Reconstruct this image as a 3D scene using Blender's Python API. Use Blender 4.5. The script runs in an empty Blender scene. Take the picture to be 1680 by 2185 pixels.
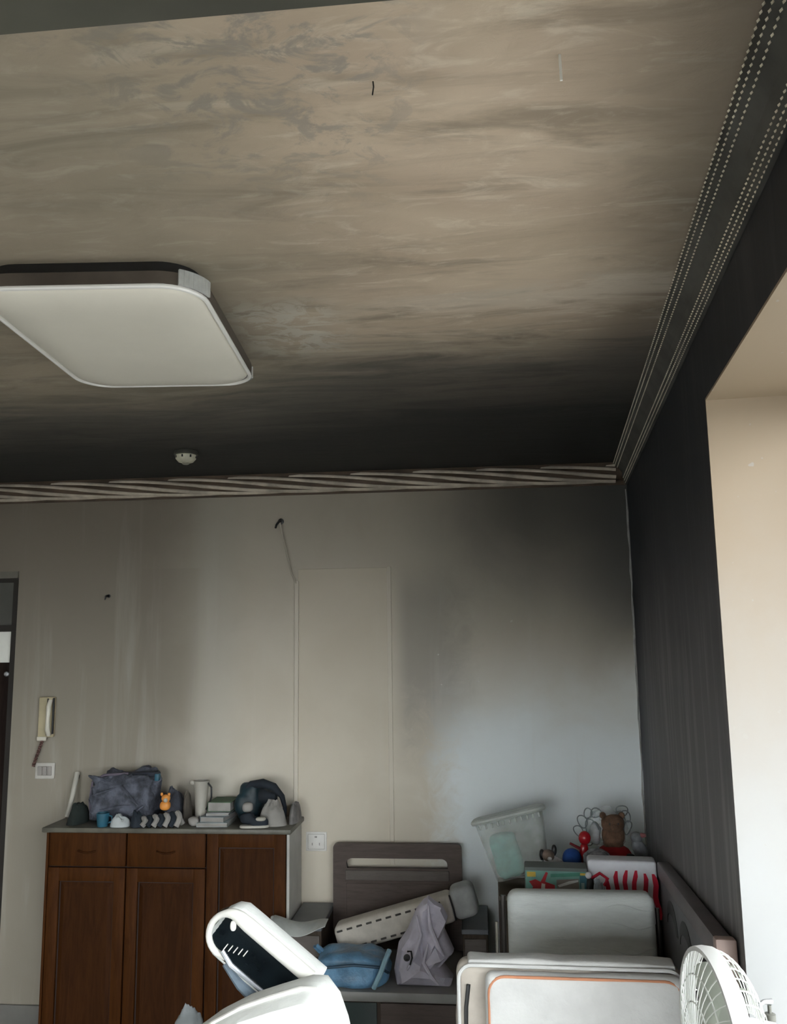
import bpy, bmesh, math, random
from mathutils import Vector, Matrix, noise

sc = bpy.context.scene
COL = sc.collection
PI = math.pi
# ------------------------------------------------------------------ camera, light, exposure
CAM_H = 1.918
FOCAL_PX = 1802.8
PITCH, YAW, ROLL = 0.151296, 0.099198, -0.013502
cd = bpy.data.cameras.new('camera')
cam = bpy.data.objects.new('camera', cd)
COL.objects.link(cam)
cd.sensor_fit = 'VERTICAL'
cd.sensor_height = 36.0
cd.lens = FOCAL_PX / 2185 * 36.0
cd.clip_start = 0.02
cam.matrix_world = (Matrix.Translation((0, 0, CAM_H)) @ Matrix.Rotation(YAW, 4, 'Z')
                    @ Matrix.Rotation(PI / 2 + PITCH, 4, 'X') @ Matrix.Rotation(ROLL, 4, 'Z'))
sc.camera = cam

world = bpy.data.worlds.new('overcast_sky')
sc.world = world
world.use_nodes = True
bg = world.node_tree.nodes['Background']
bg.inputs[0].default_value = (0.97, 0.98, 1.0, 1)
bg.inputs[1].default_value = 4.0

sc.view_settings.view_transform = 'Standard'
sc.view_settings.look = 'None'
sc.view_settings.gamma = 1.0
sc.view_settings.use_curve_mapping = False
sc.view_settings.exposure = 1.58

# ------------------------------------------------------------------ room numbers (metres)
D = 4.3625            # far wall
CEIL = 2.80
WA = 0.0866           # the window wall stands a few degrees off square
CX = 0.771            # x of the far corner
TA = math.tan(WA)
XL, YF = -3.7, -2.6   # left wall, wall behind the camera


def wx(y):            # x of the window wall at depth y
    return CX - (D - y) * TA


DW = Vector((math.sin(WA), math.cos(WA), 0))
NW = Vector((math.cos(WA), -math.sin(WA), 0))
CORNER = Vector((CX, D, 0))


def on_right(s, off, z):   # s metres from the far corner, off into the room when negative
    return CORNER - DW * s + NW * off + Vector((0, 0, z))


# ------------------------------------------------------------------ materials
class G:
    def __init__(self, name):
        m = bpy.data.materials.new(name)
        m.use_nodes = True
        self.m = m
        self.t = m.node_tree
        self.b = self.t.nodes['Principled BSDF']
        self.tc = self.t.nodes.new('ShaderNodeTexCoord')

    def n(self, typ, **kw):
        nd = self.t.nodes.new(typ)
        for k, v in kw.items():
            setattr(nd, k, v)
        return nd

    def put(self, sock, v):
        if isinstance(v, bpy.types.NodeSocket):
            self.t.links.new(v, sock)
        else:
            try:
                sock.default_value = v
            except Exception:
                sock.default_value = (v, v, v) if not isinstance(v, (int, float)) else v

    def mth(self, op, a, b=0.0, c=None):
        nd = self.n('ShaderNodeMath', operation=op)
        self.put(nd.inputs[0], a)
        self.put(nd.inputs[1], b)
        if c is not None:
            self.put(nd.inputs[2], c)
        return nd.outputs[0]

    def add(self, a, b): return self.mth('ADD', a, b)
    def sub(self, a, b): return self.mth('SUBTRACT', a, b)
    def mul(self, a, b): return self.mth('MULTIPLY', a, b)

    def ss(self, v, e0, e1, o0=0.0, o1=1.0):
        nd = self.n('ShaderNodeMapRange', interpolation_type='SMOOTHSTEP')
        self.put(nd.inputs['Value'], v)
        if not isinstance(e0, bpy.types.NodeSocket) and not isinstance(e1, bpy.types.NodeSocket) and e0 > e1:
            e0, e1, o0, o1 = e1, e0, o1, o0
        self.put(nd.inputs['From Min'], e0)
        self.put(nd.inputs['From Max'], e1)
        self.put(nd.inputs['To Min'], o0)
        self.put(nd.inputs['To Max'], o1)
        return nd.outputs[0]

    def noise(self, scale=(1, 1, 1), s=1.0, det=4.0, rough=0.55, dist=0.0, off=(0, 0, 0)):
        mp = self.n('ShaderNodeMapping')
        mp.inputs['Scale'].default_value = scale
        mp.inputs['Location'].default_value = off
        self.t.links.new(self.tc.outputs['Object'], mp.inputs[0])
        nd = self.n('ShaderNodeTexNoise')
        self.t.links.new(mp.outputs[0], nd.inputs['Vector'])
        nd.inputs['Scale'].default_value = s
        nd.inputs['Detail'].default_value = det
        nd.inputs['Roughness'].default_value = rough
        nd.inputs['Distortion'].default_value = dist
        return nd.outputs[0]

    def xyz(self):
        nd = self.n('ShaderNodeSeparateXYZ')
        self.t.links.new(self.tc.outputs['Object'], nd.inputs[0])
        return nd.outputs

    def mix(self, f, a, b, mode='MIX'):
        nd = self.n('ShaderNodeMix', data_type='RGBA', blend_type=mode)
        self.put(nd.inputs[0], f)
        for i, v in ((6, a), (7, b)):
            if isinstance(v, bpy.types.NodeSocket):
                self.t.links.new(v, nd.inputs[i])
            else:
                nd.inputs[i].default_value = (*v[:3], 1)
        return nd.outputs[2]

    def bump(self, h, strength=0.3, dist=0.01):
        nd = self.n('ShaderNodeBump')
        nd.inputs['Strength'].default_value = strength
        nd.inputs['Distance'].default_value = dist
        self.t.links.new(h, nd.inputs['Height'])
        self.t.links.new(nd.outputs[0], self.b.inputs['Normal'])

    def col(self, v):
        self.put(self.b.inputs['Base Color'], v if isinstance(v, bpy.types.NodeSocket) else (*v[:3], 1))

    def rough(self, v): self.put(self.b.inputs['Roughness'], v)


MATS = {}


def mat(name, c, rough=0.6, var=0.18, s=9.0, bump=0.15, metal=0.0, stretch=(1, 1, 1), coat=0.0, bd=0.004):
    """plain procedural material: one hue with grain"""
    if name in MATS:
        return MATS[name]
    g = G(name)
    f = g.noise(stretch, s, 5)
    lo = tuple(x * (1 - var) for x in c)
    hi = tuple(min(1, x * (1 + var)) for x in c)
    g.col(g.mix(g.ss(f, 0.3, 0.7), lo, hi))
    g.rough(rough)
    g.b.inputs['Metallic'].default_value = metal
    g.b.inputs['Coat Weight'].default_value = coat
    if bump:
        g.bump(g.noise(stretch, s * 4, 4, off=(3, 1, 7)), bump, bd)
    MATS[name] = g.m
    return g.m


def clear_mat(name, tint=(0.9, 0.93, 0.93), alpha=0.35, rough=0.1):
    if name in MATS:
        return MATS[name]
    g = G(name)
    g.col(tint)
    g.rough(rough)
    f = g.noise((1, 1, 1), 14, 3)
    g.put(g.b.inputs['Alpha'], g.ss(f, 0.2, 0.8, alpha * 0.7, min(1, alpha * 1.3)))
    MATS[name] = g.m
    return g.m


def ceiling_material():
    g = G('sooty_ceiling_plaster')
    X, Y, Z = g.xyz()
    streak = g.noise((1.2, 5.0, 1), 1.6, 8, 0.64, 0.9)
    fine = g.noise((2.2, 7, 1), 2.6, 8, 0.66, 1.0, off=(5, 2, 0))
    blot = g.noise((5, 7, 1), 2.2, 9, 0.68, 0.9, off=(2.2, 7.7, 0))
    big = g.noise((1, 1.6, 1), 1.3, 4, 0.55, 0.5, off=(9, 4, 0))
    hue = g.noise((1, 1.5, 1), 2.3, 3, 0.5, 0.3, off=(1, 8, 0))
    c = g.mix(g.ss(big, 0.3, 0.72), (0.51, 0.405, 0.295), (0.72, 0.59, 0.44))
    c = g.mix(g.mul(g.ss(hue, 0.42, 0.62), 0.35), c, (0.56, 0.435, 0.33))
    c = g.mix(g.mul(g.ss(streak, 0.46, 0.68), 0.72), c, (0.28, 0.225, 0.165))
    c = g.mix(g.mul(g.ss(fine, 0.50, 0.70), 0.5), c, (0.84, 0.74, 0.59))
    # flaked patches where the smoke film peeled (left of the middle)
    zone = g.mul(g.ss(X, -0.75, -0.45), g.mul(g.ss(X, 0.0, -0.2), g.ss(Y, 1.75, 1.2)))
    c = g.mix(g.mul(g.mul(zone, 0.9), g.ss(blot, 0.48, 0.60)), c, (0.36, 0.315, 0.265))
    zone2 = g.mul(g.ss(X, -0.72, -0.6), g.mul(g.ss(X, -0.3, -0.46), g.mul(g.ss(Y, 2.0, 2.15), g.ss(Y, 2.55, 2.4))))
    c = g.mix(g.mul(zone2, g.ss(blot, 0.44, 0.54)), c, (0.74, 0.68, 0.57))
    # greyer on the left side, darker along the window wall
    left = g.ss(g.add(X, g.mul(g.sub(big, 0.5), 0.6)), -0.1, -0.75)
    c = g.mix(g.mul(left, 0.58), c, (0.22, 0.205, 0.158))
    dist = g.sub(g.add(g.mul(Y, TA), wx(0)), X)
    right = g.ss(g.add(dist, g.mul(g.sub(streak, 0.5), 0.35)), 0.42, 0.0)
    c = g.mix(g.mul(right, 0.70), c, (0.13, 0.112, 0.088))
    # heavy soot at the far end
    edge = g.add(Y, g.add(g.mul(g.sub(streak, 0.5), 0.55), g.mul(g.sub(big, 0.5), 0.35)))
    edge = g.sub(edge, g.ss(X, -0.15, -1.1, 0.0, 0.42))
    s1 = g.ss(edge, 2.12, 2.75)
    c = g.mix(g.mul(s1, 0.80), c, (0.075, 0.074, 0.066))
    s2 = g.ss(edge, 2.5, 3.4)
    c = g.mix(g.mul(s2, 0.92), c, (0.014, 0.016, 0.015))
    line = g.mul(g.ss(edge, 2.02, 2.1), g.ss(edge, 2.22, 2.13))
    c = g.mix(g.mul(g.mul(line, g.ss(X, -0.5, 0.0)), 0.35), c, (0.75, 0.68, 0.57))
    g.col(c)
    g.rough(0.75)
    g.bump(g.add(streak, g.mul(blot, 0.6)), 0.25, 0.012)
    return g.m


def back_wall_material(name='sooty_far_wall_plaster', tint=None, tf=0.0):
    g = G(name)
    X, Y, Z = g.xyz()
    st = g.noise((7, 1, 0.5), 1.3, 6, 0.6, 0.4)
    big = g.noise((1, 1, 1), 1.7, 4, 0.55, 0.5, off=(3, 0, 8))
    sp = g.noise((1, 1, 1), 9, 6, 0.65, 0.8, off=(1, 0, 3))
    c = g.mix(g.ss(big, 0.3, 0.7), (0.60, 0.545, 0.45), (0.70, 0.645, 0.545))
    # pale area low on window side: cleaner plaster plus blueish daylight painted in
    clean_daylit = g.mul(g.ss(g.add(X, g.mul(g.sub(sp, 0.5), 0.30)), -0.32, -0.08),
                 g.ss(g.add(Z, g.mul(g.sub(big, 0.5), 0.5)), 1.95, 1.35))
    c = g.mix(g.mul(clean_daylit, 0.9), c, (0.84, 0.91, 0.94))
    # greyer left third: smoke film, with shade away from the window painted in
    c = g.mix(g.mul(g.ss(g.add(X, g.mul(g.sub(big, 0.5), 0.3)), -1.15, -1.75), 0.82), c, (0.205, 0.18, 0.142))
    # pale drip tracks
    pale = g.mul(g.ss(X, -1.57, -1.42), g.ss(X, -1.18, -1.36))
    c = g.mix(g.mul(pale, 0.45), c, (0.60, 0.58, 0.51))
    # faint picture ghost
    ghost = g.mul(g.mul(g.ss(X, -1.80, -1.79), g.ss(X, -1.455, -1.50)), g.mul(g.ss(Z, 2.32, 2.31), g.ss(Z, 1.2, 1.7)))
    c = g.mix(g.mul(ghost, 0.14), c, (0.20, 0.165, 0.14))
    # grey smear between the filled doorway and the pale blue area
    sm = g.mul(g.mul(g.ss(X, -0.46, -0.36), g.ss(g.add(X, g.mul(g.sub(sp, 0.5), 0.2)), 0.02, -0.22)),
               g.mul(g.ss(Z, 2.4, 2.1), g.ss(g.add(Z, g.mul(g.sub(sp, 0.5), 0.5)), 1.25, 1.75)))
    c = g.mix(g.mul(sm, 0.5), c, (0.19, 0.185, 0.18))
    c = g.mix(g.mul(g.ss(st, 0.5, 0.75), 0.22), c, (0.70, 0.68, 0.62))
    # smoke layer from the top
    zz = g.add(Z, g.mul(g.sub(big, 0.5), 0.35))
    c = g.mix(g.ss(zz, 1.2, 2.65, 0.0, 0.57), c, (0.105, 0.083, 0.058))
    rt = g.ss(g.add(X, g.mul(g.sub(big, 0.5), 0.4)), -0.55, 0.25)
    c = g.mix(g.mul(rt, g.ss(zz, 1.6, 2.6, 0.0, 0.84)), c, (0.042, 0.042, 0.036))
    rt2 = g.ss(X, 0.35, 0.78)
    c = g.mix(g.mul(rt2, g.ss(zz, 1.6, 2.2, 0.0, 0.72)), c, (0.05, 0.052, 0.05))
    # peel specks
    spk = g.noise((1, 1, 1), 22, 3, 0.5, 0.2, off=(7, 0, 2))
    zone = g.mul(g.mul(g.ss(X, -0.4, -0.3), g.ss(X, 0.25, 0.1)), g.mul(g.ss(Z, 1.2, 1.4), g.ss(Z, 2.1, 1.9)))
    c = g.mix(g.mul(zone, g.ss(spk, 0.70, 0.74)), c, (0.62, 0.61, 0.58))
    if tint:
        c = g.mix(tf, c, tint)
    g.col(c)
    g.rough(0.8)
    g.bump(g.add(sp, st), 0.12, 0.006)
    return g.m


def right_wall_material():
    g = G('blackened_window_wall')
    X, Y, Z = g.xyz()
    st = g.noise((6, 9, 0.6), 2.0, 6, 0.6, 0.3)
    big = g.noise((1, 1, 1), 1.4, 4, 0.5, 0.4, off=(4, 2, 1))
    zz = g.add(Z, g.mul(g.sub(big, 0.5), 0.6))
    c = g.mix(g.ss(zz, 2.45, 1.4), (0.014, 0.017, 0.021), (0.145, 0.140, 0.145))
    c = g.mix(g.mul(g.ss(st, 0.46, 0.68), g.ss(zz, 2.2, 1.5, 0.05, 0.6)), c, (0.26, 0.25, 0.25))
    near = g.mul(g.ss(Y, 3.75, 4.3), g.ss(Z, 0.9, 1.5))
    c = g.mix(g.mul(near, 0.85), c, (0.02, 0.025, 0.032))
    g.col(c)
    g.rough(0.7)
    g.bump(st, 0.15, 0.006)
    return g.m


def reveal_material():
    g = G('clean_window_reveal_paint')
    X, Y, Z = g.xyz()
    n1 = g.noise((1, 1, 1), 4, 5, 0.6, 0.4)
    sp = g.noise((1, 1, 1), 40, 2, 0.5)
    c = g.mix(g.ss(g.add(Z, g.mul(g.sub(n1, 0.5), 0.35)), 1.2, 2.4), (0.36, 0.365, 0.365), (0.31, 0.24, 0.165))
    c = g.mix(g.mul(g.ss(sp, 0.72, 0.76), 0.6), c, (0.35, 0.33, 0.30))
    g.col(c)
    g.rough(0.6)
    g.bump(n1, 0.1, 0.004)
    return g.m


def wood_material(name, dark, light, axis='z', rough=0.42):
    g = G(name)
    sc_ = {'z': (9, 9, 0.9), 'x': (0.9, 9, 9), 'y': (9, 0.9, 9)}[axis]
    f = g.noise(sc_, 3.0, 6, 0.6, 1.4)
    f2 = g.noise(tuple(v * 5 for v in sc_), 5.0, 3, 0.5, 0.3)
    c = g.mix(g.ss(f, 0.3, 0.7), dark, light)
    c = g.mix(g.mul(g.ss(f2, 0.5, 0.7), 0.25), c, tuple(v * 0.5 for v in dark))
    g.col(c)
    g.rough(rough)
    g.b.inputs['Specular IOR Level'].default_value = 0.1
    g.bump(f2, 0.08, 0.003)
    return g.m


def glass_material():
    g = G('window_glass')
    nt = g.t
    out = nt.nodes['Material Output']
    tr = nt.nodes.new('ShaderNodeBsdfTransparent')
    tr.inputs[0].default_value = (0.95, 0.97, 0.97, 1)
    gl = nt.nodes.new('ShaderNodeBsdfGlossy')
    gl.inputs['Roughness'].default_value = 0.03
    lw = nt.nodes.new('ShaderNodeLayerWeight')
    lw.inputs[0].default_value = 0.5
    pw = nt.nodes.new('ShaderNodeMath')
    pw.operation = 'POWER'
    pw.inputs[1].default_value = 4.0
    nt.links.new(lw.outputs['Facing'], pw.inputs[0])
    fr = nt.nodes.new('ShaderNodeMath')
    fr.operation = 'MULTIPLY_ADD'
    fr.inputs[1].default_value = 0.5
    fr.inputs[2].default_value = 0.03
    nt.links.new(pw.outputs[0], fr.inputs[0])
    mx = nt.nodes.new('ShaderNodeMixShader')
    nt.links.new(fr.outputs[0], mx.inputs[0])
    nt.links.new(tr.outputs[0], mx.inputs[1])
    nt.links.new(gl.outputs[0], mx.inputs[2])
    nt.links.new(mx.outputs[0], out.inputs['Surface'])
    return g.m


# ------------------------------------------------------------------ mesh builder
class MB:
    def __init__(self):
        self.v, self.f, self.mi = [], [], []

    def _add(self, vs, fs, M=None, mi=0):
        o = len(self.v)
        for p in vs:
            p = Vector(p)
            self.v.append(M @ p if M is not None else p)
        for f in fs:
            self.f.append([i + o for i in f])
            self.mi.append(mi)
        return self

    def box(self, x0, x1, y0, y1, z0, z1, M=None, mi=0):
        vs = [(x, y, z) for z in (z0, z1) for y in (y0, y1) for x in (x0, x1)]
        fs = [(0, 2, 3, 1), (4, 5, 7, 6), (0, 1, 5, 4), (2, 6, 7, 3), (0, 4, 6, 2), (1, 3, 7, 5)]
        return self._add(vs, fs, M, mi)

    def bbox(self, x0, x1, y0, y1, z0, z1, b=0.01, M=None, seg=2):
        """bevelled box"""
        bm = bmesh.new()
        bmesh.ops.create_cube(bm, size=1)
        for v in bm.verts:
            v.co = Vector(((x0 + x1) / 2 + v.co.x * (x1 - x0), (y0 + y1) / 2 + v.co.y * (y1 - y0), (z0 + z1) / 2 + v.co.z * (z1 - z0)))
        bmesh.ops.bevel(bm, geom=bm.edges[:], offset=b, segments=seg, affect='EDGES', profile=0.5)
        bm.verts.index_update()
        self._add([v.co.copy() for v in bm.verts], [[v.index for v in f.verts] for f in bm.faces], M)
        bm.free()
        return self

    def prism(self, pts, y0, y1, M=None, mi=0):
        """outline in x,z pushed from y0 to y1"""
        n = len(pts)
        vs = [(p[0], y0, p[1]) for p in pts] + [(p[0], y1, p[1]) for p in pts]
        fs = [list(range(n)), list(range(2 * n - 1, n - 1, -1))]
        fs += [(i, i + n, (i + 1) % n + n, (i + 1) % n) for i in range(n)]
        return self._add(vs, fs, M, mi)

    def plate(self, pts, holes_ring, y0, y1, M=None):
        """outline with one hole of the SAME point count"""
        n = len(pts)
        vs = [(p[0], y, p[1]) for y in (y0, y1) for p in pts] + [(p[0], y, p[1]) for y in (y0, y1) for p in holes_ring]
        fs = []
        for i in range(n):
            j = (i + 1) % n
            fs.append((i, j, 2 * n + j, 2 * n + i))
            fs.append((n + j, n + i, 3 * n + i, 3 * n + j))
            fs.append((j, i, n + i, n + j))
            fs.append((2 * n + i, 2 * n + j, 3 * n + j, 3 * n + i))
        return self._add(vs, fs, M)

    def tube(self, path, r, seg=8, M=None, closed=False, mi=0):
        path = [Vector(p) for p in path]
        n = len(path)
        rr = r if isinstance(r, (list, tuple)) else [r] * n
        vs, fs = [], []
        up = Vector((0.123, 0.231, 0.965)).normalized()
        prev = None
        for i, p in enumerate(path):
            if closed:
                t = path[(i + 1) % n] - path[i - 1]
            else:
                t = path[min(i + 1, n - 1)] - path[max(i - 1, 0)]
            t = t.normalized() if t.length > 1e-9 else Vector((0, 0, 1))
            if prev is None:
                a = t.cross(up)
                if a.length < 0.1:
                    a = t.cross(Vector((1, 0, 0)))
            else:
                a = prev - t * prev.dot(t)
            a.normalize()
            prev = a
            b = t.cross(a)
            for k in range(seg):
                an = 2 * PI * k / seg
                vs.append(p + (a * math.cos(an) + b * math.sin(an)) * rr[i])
        m = n if closed else n - 1
        for i in range(m):
            for k in range(seg):
                a0 = i * seg + k
                a1 = i * seg + (k + 1) % seg
                b0 = ((i + 1) % n) * seg + k
                b1 = ((i + 1) % n) * seg + (k + 1) % seg
                fs.append((a0, a1, b1, b0))
        if not closed:
            fs.append(list(range(seg - 1, -1, -1)))
            fs.append([(n - 1) * seg + k for k in range(seg)])
        return self._add(vs, fs, M, mi)

    def lathe(self, prof, seg=24, M=None, mi=0, cap=True):
        """profile of (radius, z)"""
        vs, fs = [], []
        n = len(prof)
        for r, z in prof:
            for k in range(seg):
                a = 2 * PI * k / seg
                vs.append((r * math.cos(a), r * math.sin(a), z))
        for i in range(n - 1):
            for k in range(seg):
                fs.append((i * seg + k, i * seg + (k + 1) % seg, (i + 1) * seg + (k + 1) % seg, (i + 1) * seg + k))
        if cap:
            fs.append(list(range(seg - 1, -1, -1)))
            fs.append([(n - 1) * seg + k for k in range(seg)])
        return self._add(vs, fs, M, mi)

    def soft(self, c, s, e=0.45, e2=None, nu=28, nv=16, M=None, amp=0.0, freq=5.0, seed=0, mi=0, flat=None, fold=None):
        """puffy super-ellipsoid with creases"""
        e2 = e if e2 is None else e2
        sg = lambda v, p: math.copysign(abs(v) ** p, v)
        vs, fs = [], []
        for j in range(nv + 1):
            ph = -PI / 2 + PI * j / nv
            for i in range(nu):
                th = 2 * PI * i / nu
                x = sg(math.cos(ph), e2) * sg(math.cos(th), e)
                y = sg(math.cos(ph), e2) * sg(math.sin(th), e)
                z = sg(math.sin(ph), e2)
                p = Vector((x * s[0] / 2, y * s[1] / 2, z * s[2] / 2))
                if amp:
                    q = p * freq + Vector((seed * 7.1, seed * 3.3, seed * 1.7))
                    d = noise.fractal(q, 1.0, 2.0, 3) * amp
                    d -= abs(noise.noise(q * 0.8 + Vector((9, 9, 9)))) * amp * 1.2
                    if p.length > 1e-6:
                        p += p.normalized() * d
                if fold:
                    p = fold(p)
                if flat is not None:
                    p.z = max(p.z, flat)
                vs.append(p + Vector(c))
        for j in range(nv):
            for i in range(nu):
                a, b = j * nu + i, j * nu + (i + 1) % nu
                fs.append((a, b, b + nu, a + nu))
        return self._add(vs, fs, M, mi)

    def heap(self, x0, x1, y0, y1, z0, h, seed=0, amp=0.35, freq=6.0, nu=44, nr=16, p=3.0, M=None, peak=(0, 0)):
        """a crumpled mound standing on z0"""
        cx, cy, rx, ry = (x0 + x1) / 2, (y0 + y1) / 2, (x1 - x0) / 2, (y1 - y0) / 2
        vs, fs = [], []
        sd = Vector((seed * 5.3, seed * 2.9, seed * 8.7))
        for j in range(nr + 1):
            u = j / nr
            for i in range(nu):
                a = 2 * PI * i / nu
                wob = 1 + 0.13 * noise.noise(Vector((math.cos(a) * 1.6, math.sin(a) * 1.6, seed)))
                px = u * math.cos(a) * wob
                py = u * math.sin(a) * wob
                px = max(-1, min(1, px))
                py = max(-1, min(1, py))
                hh = max(0.0, 1 - u ** p) ** 0.75
                q = Vector((px * rx * freq * 3.6, py * ry * freq * 3.6, hh * 0.8)) + sd
                d = noise.fractal(q, 0.9, 2.0, 4) + 0.9 * (0.35 - abs(noise.noise(q * 1.3 + Vector((4, 4, 4)))))
                z = hh * (1 + amp * d * 0.6)
                sx = peak[0] * hh
                vs.append((cx + px * rx + sx * rx, cy + py * ry + peak[1] * hh * ry, z0 + max(0.0, min(z, 1.25)) * h))
        for j in range(nr):
            for i in range(nu):
                a, b = j * nu + i, j * nu + (i + 1) % nu
                fs.append((a, a + nu, b + nu, b))
        fs.append([nr * nu + i for i in range(nu)])
        return self._add(vs, fs, M)

    def build(self, name, m, parent=None, smooth=True, angle=40, label=None, kind=None):
        me = bpy.data.meshes.new(name)
        me.from_pydata([tuple(p) for p in self.v], [], self.f)
        ms = m if isinstance(m, (list, tuple)) else [m]
        for q in ms:
            me.materials.append(q)
        if len(ms) > 1:
            for p, k in zip(me.polygons, self.mi):
                p.material_index = k
        bm = bmesh.new()
        bm.from_mesh(me)
        bmesh.ops.remove_doubles(bm, verts=bm.verts[:], dist=1e-5)
        bmesh.ops.recalc_face_normals(bm, faces=bm.faces[:])
        bm.to_mesh(me)
        bm.free()
        if smooth:
            for p in me.polygons:
                p.use_smooth = True
            me.set_sharp_from_angle(angle=math.radians(angle))
        o = bpy.data.objects.new(name, me)
        COL.objects.link(o)
        if parent is not None:
            o.parent = parent
        if label:
            o['label'] = label
        if kind:
            o['kind'] = kind
        return o


def tag(o, label, cat, group=None):
    o['label'] = label
    o['category'] = cat
    if group:
        o['group'] = group
    return o


def thing(name, label, cat, loc=(0, 0, 0), rot=(0, 0, 0), group=None):
    o = bpy.data.objects.new(name, None)
    o.empty_display_size = 0.1
    COL.objects.link(o)
    o.location = loc
    o.rotation_euler = rot
    return tag(o, label, cat, group)


def struct(o):
    o['kind'] = 'structure'
    return o


def copy_part(src, parent, loc=None, rot=None):
    c = src.copy()
    COL.objects.link(c)
    c.parent = parent
    if loc is not None:
        c.location = loc
    if rot is not None:
        c.rotation_euler = rot
    return c


def T(x=0, y=0, z=0, rx=0, ry=0, rz=0):
    return Matrix.Translation((x, y, z)) @ Matrix.Rotation(rz, 4, 'Z') @ Matrix.Rotation(ry, 4, 'Y') @ Matrix.Rotation(rx, 4, 'X')


def rrect(w, h, r, n=6, cx=0, cz=0):
    """rounded rectangle outline centred on cx,cz"""
    out = []
    for k, (sx, sz) in enumerate(((1, 1), (-1, 1), (-1, -1), (1, -1))):
        for i in range(n + 1):
            a = PI / 2 * k + PI / 2 * i / n
            out.append((cx + sx * (w / 2 - r) + r * math.cos(a), cz + sz * (h / 2 - r) + r * math.sin(a)))
    return out


# ------------------------------------------------------------------ the room
M_ceil = ceiling_material()
M_back = back_wall_material()
M_right = right_wall_material()
M_reveal = reveal_material()
M_smoky = mat('smoky_wall_paint', (0.42, 0.40, 0.36), 0.8, 0.2, 2.0, 0.1)
M_beam = mat('sooty_beam_plaster', (0.065, 0.063, 0.047), 0.8, 0.25, 2.5, 0.15)
M_floor = mat('grey_floor_tile', (0.15, 0.14, 0.125), 0.35, 0.2, 3.0, 0.05)
M_glass = glass_material()
M_alu = mat('grey_aluminium', (0.45, 0.46, 0.47), 0.4, 0.08, 20, 0.05, 0.6)

XR_MAX = wx(D) + 0.5
struct(MB().box(XL - 0.2, 1.4, YF - 0.2, D + 0.2, -0.2, 0).build('floor', M_floor, smooth=False))
struct(MB().box(XL - 0.2, 1.4, YF - 0.2, D + 0.2, CEIL, CEIL + 0.2).build('ceiling', M_ceil, smooth=False))
# far wall with the doorway at its left end
DX0, DX1, DZ = -3.35, -2.484, 2.29
wb = MB()
wb.box(DX1, CX + 0.02, D, D + 0.2, 0, CEIL)
wb.box(DX0, DX1, D, D + 0.2, DZ, CEIL)
wb.box(XL - 0.2, DX0, D, D + 0.2, 0, CEIL)
wall_back = struct(wb.build('wall_back', M_back, smooth=False))
struct(MB().box(XL - 0.2, XL, YF - 0.2, D, 0, CEIL).build('wall_left', M_smoky, smooth=False))
# wall behind the camera; its unseen balcony opening is added to light the room
wf = MB()
BX0, BX1, BZ = -3.0, -0.15, 2.40
wf.box(XL, BX0, YF - 0.2, YF, 0, CEIL)
wf.box(BX1, wx(YF) + 0.02, YF - 0.2, YF, 0, CEIL)
wf.box(BX0, BX1, YF - 0.2, YF, BZ, CEIL)
struct(wf.build('wall_front', M_smoky, smooth=False))
bf = MB()
for x in (BX0 + 0.03, (BX0 + BX1) / 2, BX1 - 0.03):
    bf.box(x - 0.03, x + 0.03, YF - 0.12, YF - 0.06, 0, BZ)
bf.box(BX0, BX1, YF - 0.12, YF - 0.06, BZ - 0.06, BZ)
bf.box(BX0, BX1, YF - 0.12, YF - 0.06, 0.0, 0.05)
added_door2 = struct(bf.build('added_door_2', M_alu, smooth=False))
for k in range(2):
    xa = BX0 + 0.06 + k * (BX1 - BX0) / 2
    MB().box(xa, xa + (BX1 - BX0) / 2 - 0.09, YF - 0.095, YF - 0.089, 0.05, BZ - 0.06).build('pane', M_glass, added_door2, False)

# window wall: solid around the opening, with a deep reveal
S_J, S_N = 2.271, 5.2            # far jamb, near jamb (metres from the corner)
WZ0, WZ1, WT = 0.42, 2.502, 0.30  # sill is out of view, set low to let light reach the foreground
S_END = (D - YF) / math.cos(WA)


def slab(mb, s0, s1, z0, z1, o0=0.0, o1=WT):
    vs = [on_right(s, o, z) for z in (z0, z1) for o in (o0, o1) for s in (s0, s1)]
    fs = [(0, 2, 3, 1), (4, 5, 7, 6), (0, 1, 5, 4), (2, 6, 7, 3), (0, 4, 6, 2), (1, 3, 7, 5)]
    return mb._add(vs, fs)


wr = MB()
slab(wr, 0, S_J, 0, CEIL)
slab(wr, S_N, S_END + 0.1, 0, CEIL)
slab(wr, S_J, S_N, WZ1, CEIL)
slab(wr, S_J, S_N, 0, WZ0)
wall_right = struct(wr.build('wall_right', M_right, smooth=False))
# reveal lining boards (jamb, head), clean paint
lin = 0.006
slab(MB(), S_J, S_J + lin, WZ0, WZ1, -0.002, WT - 0.02).build('jamb_lining', M_reveal, wall_right, False)
slab(MB(), S_N - lin, S_N, WZ0, WZ1, -0.002, WT - 0.02).build('jamb_lining', M_reveal, wall_right, False)
slab(MB(), S_J + lin, S_N - lin, WZ1 - lin, WZ1, -0.002, WT - 0.02).build('head_lining', M_reveal, wall_right, False)
M_sill = mat('white_sill_stone', (0.75, 0.74, 0.71), 0.4, 0.06, 6, 0.03)
slab(MB(), S_J + lin, S_N - lin, WZ0, WZ0 + 0.03, -0.055, WT - 0.02).build('sill_board', M_sill, wall_right, False)
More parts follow.
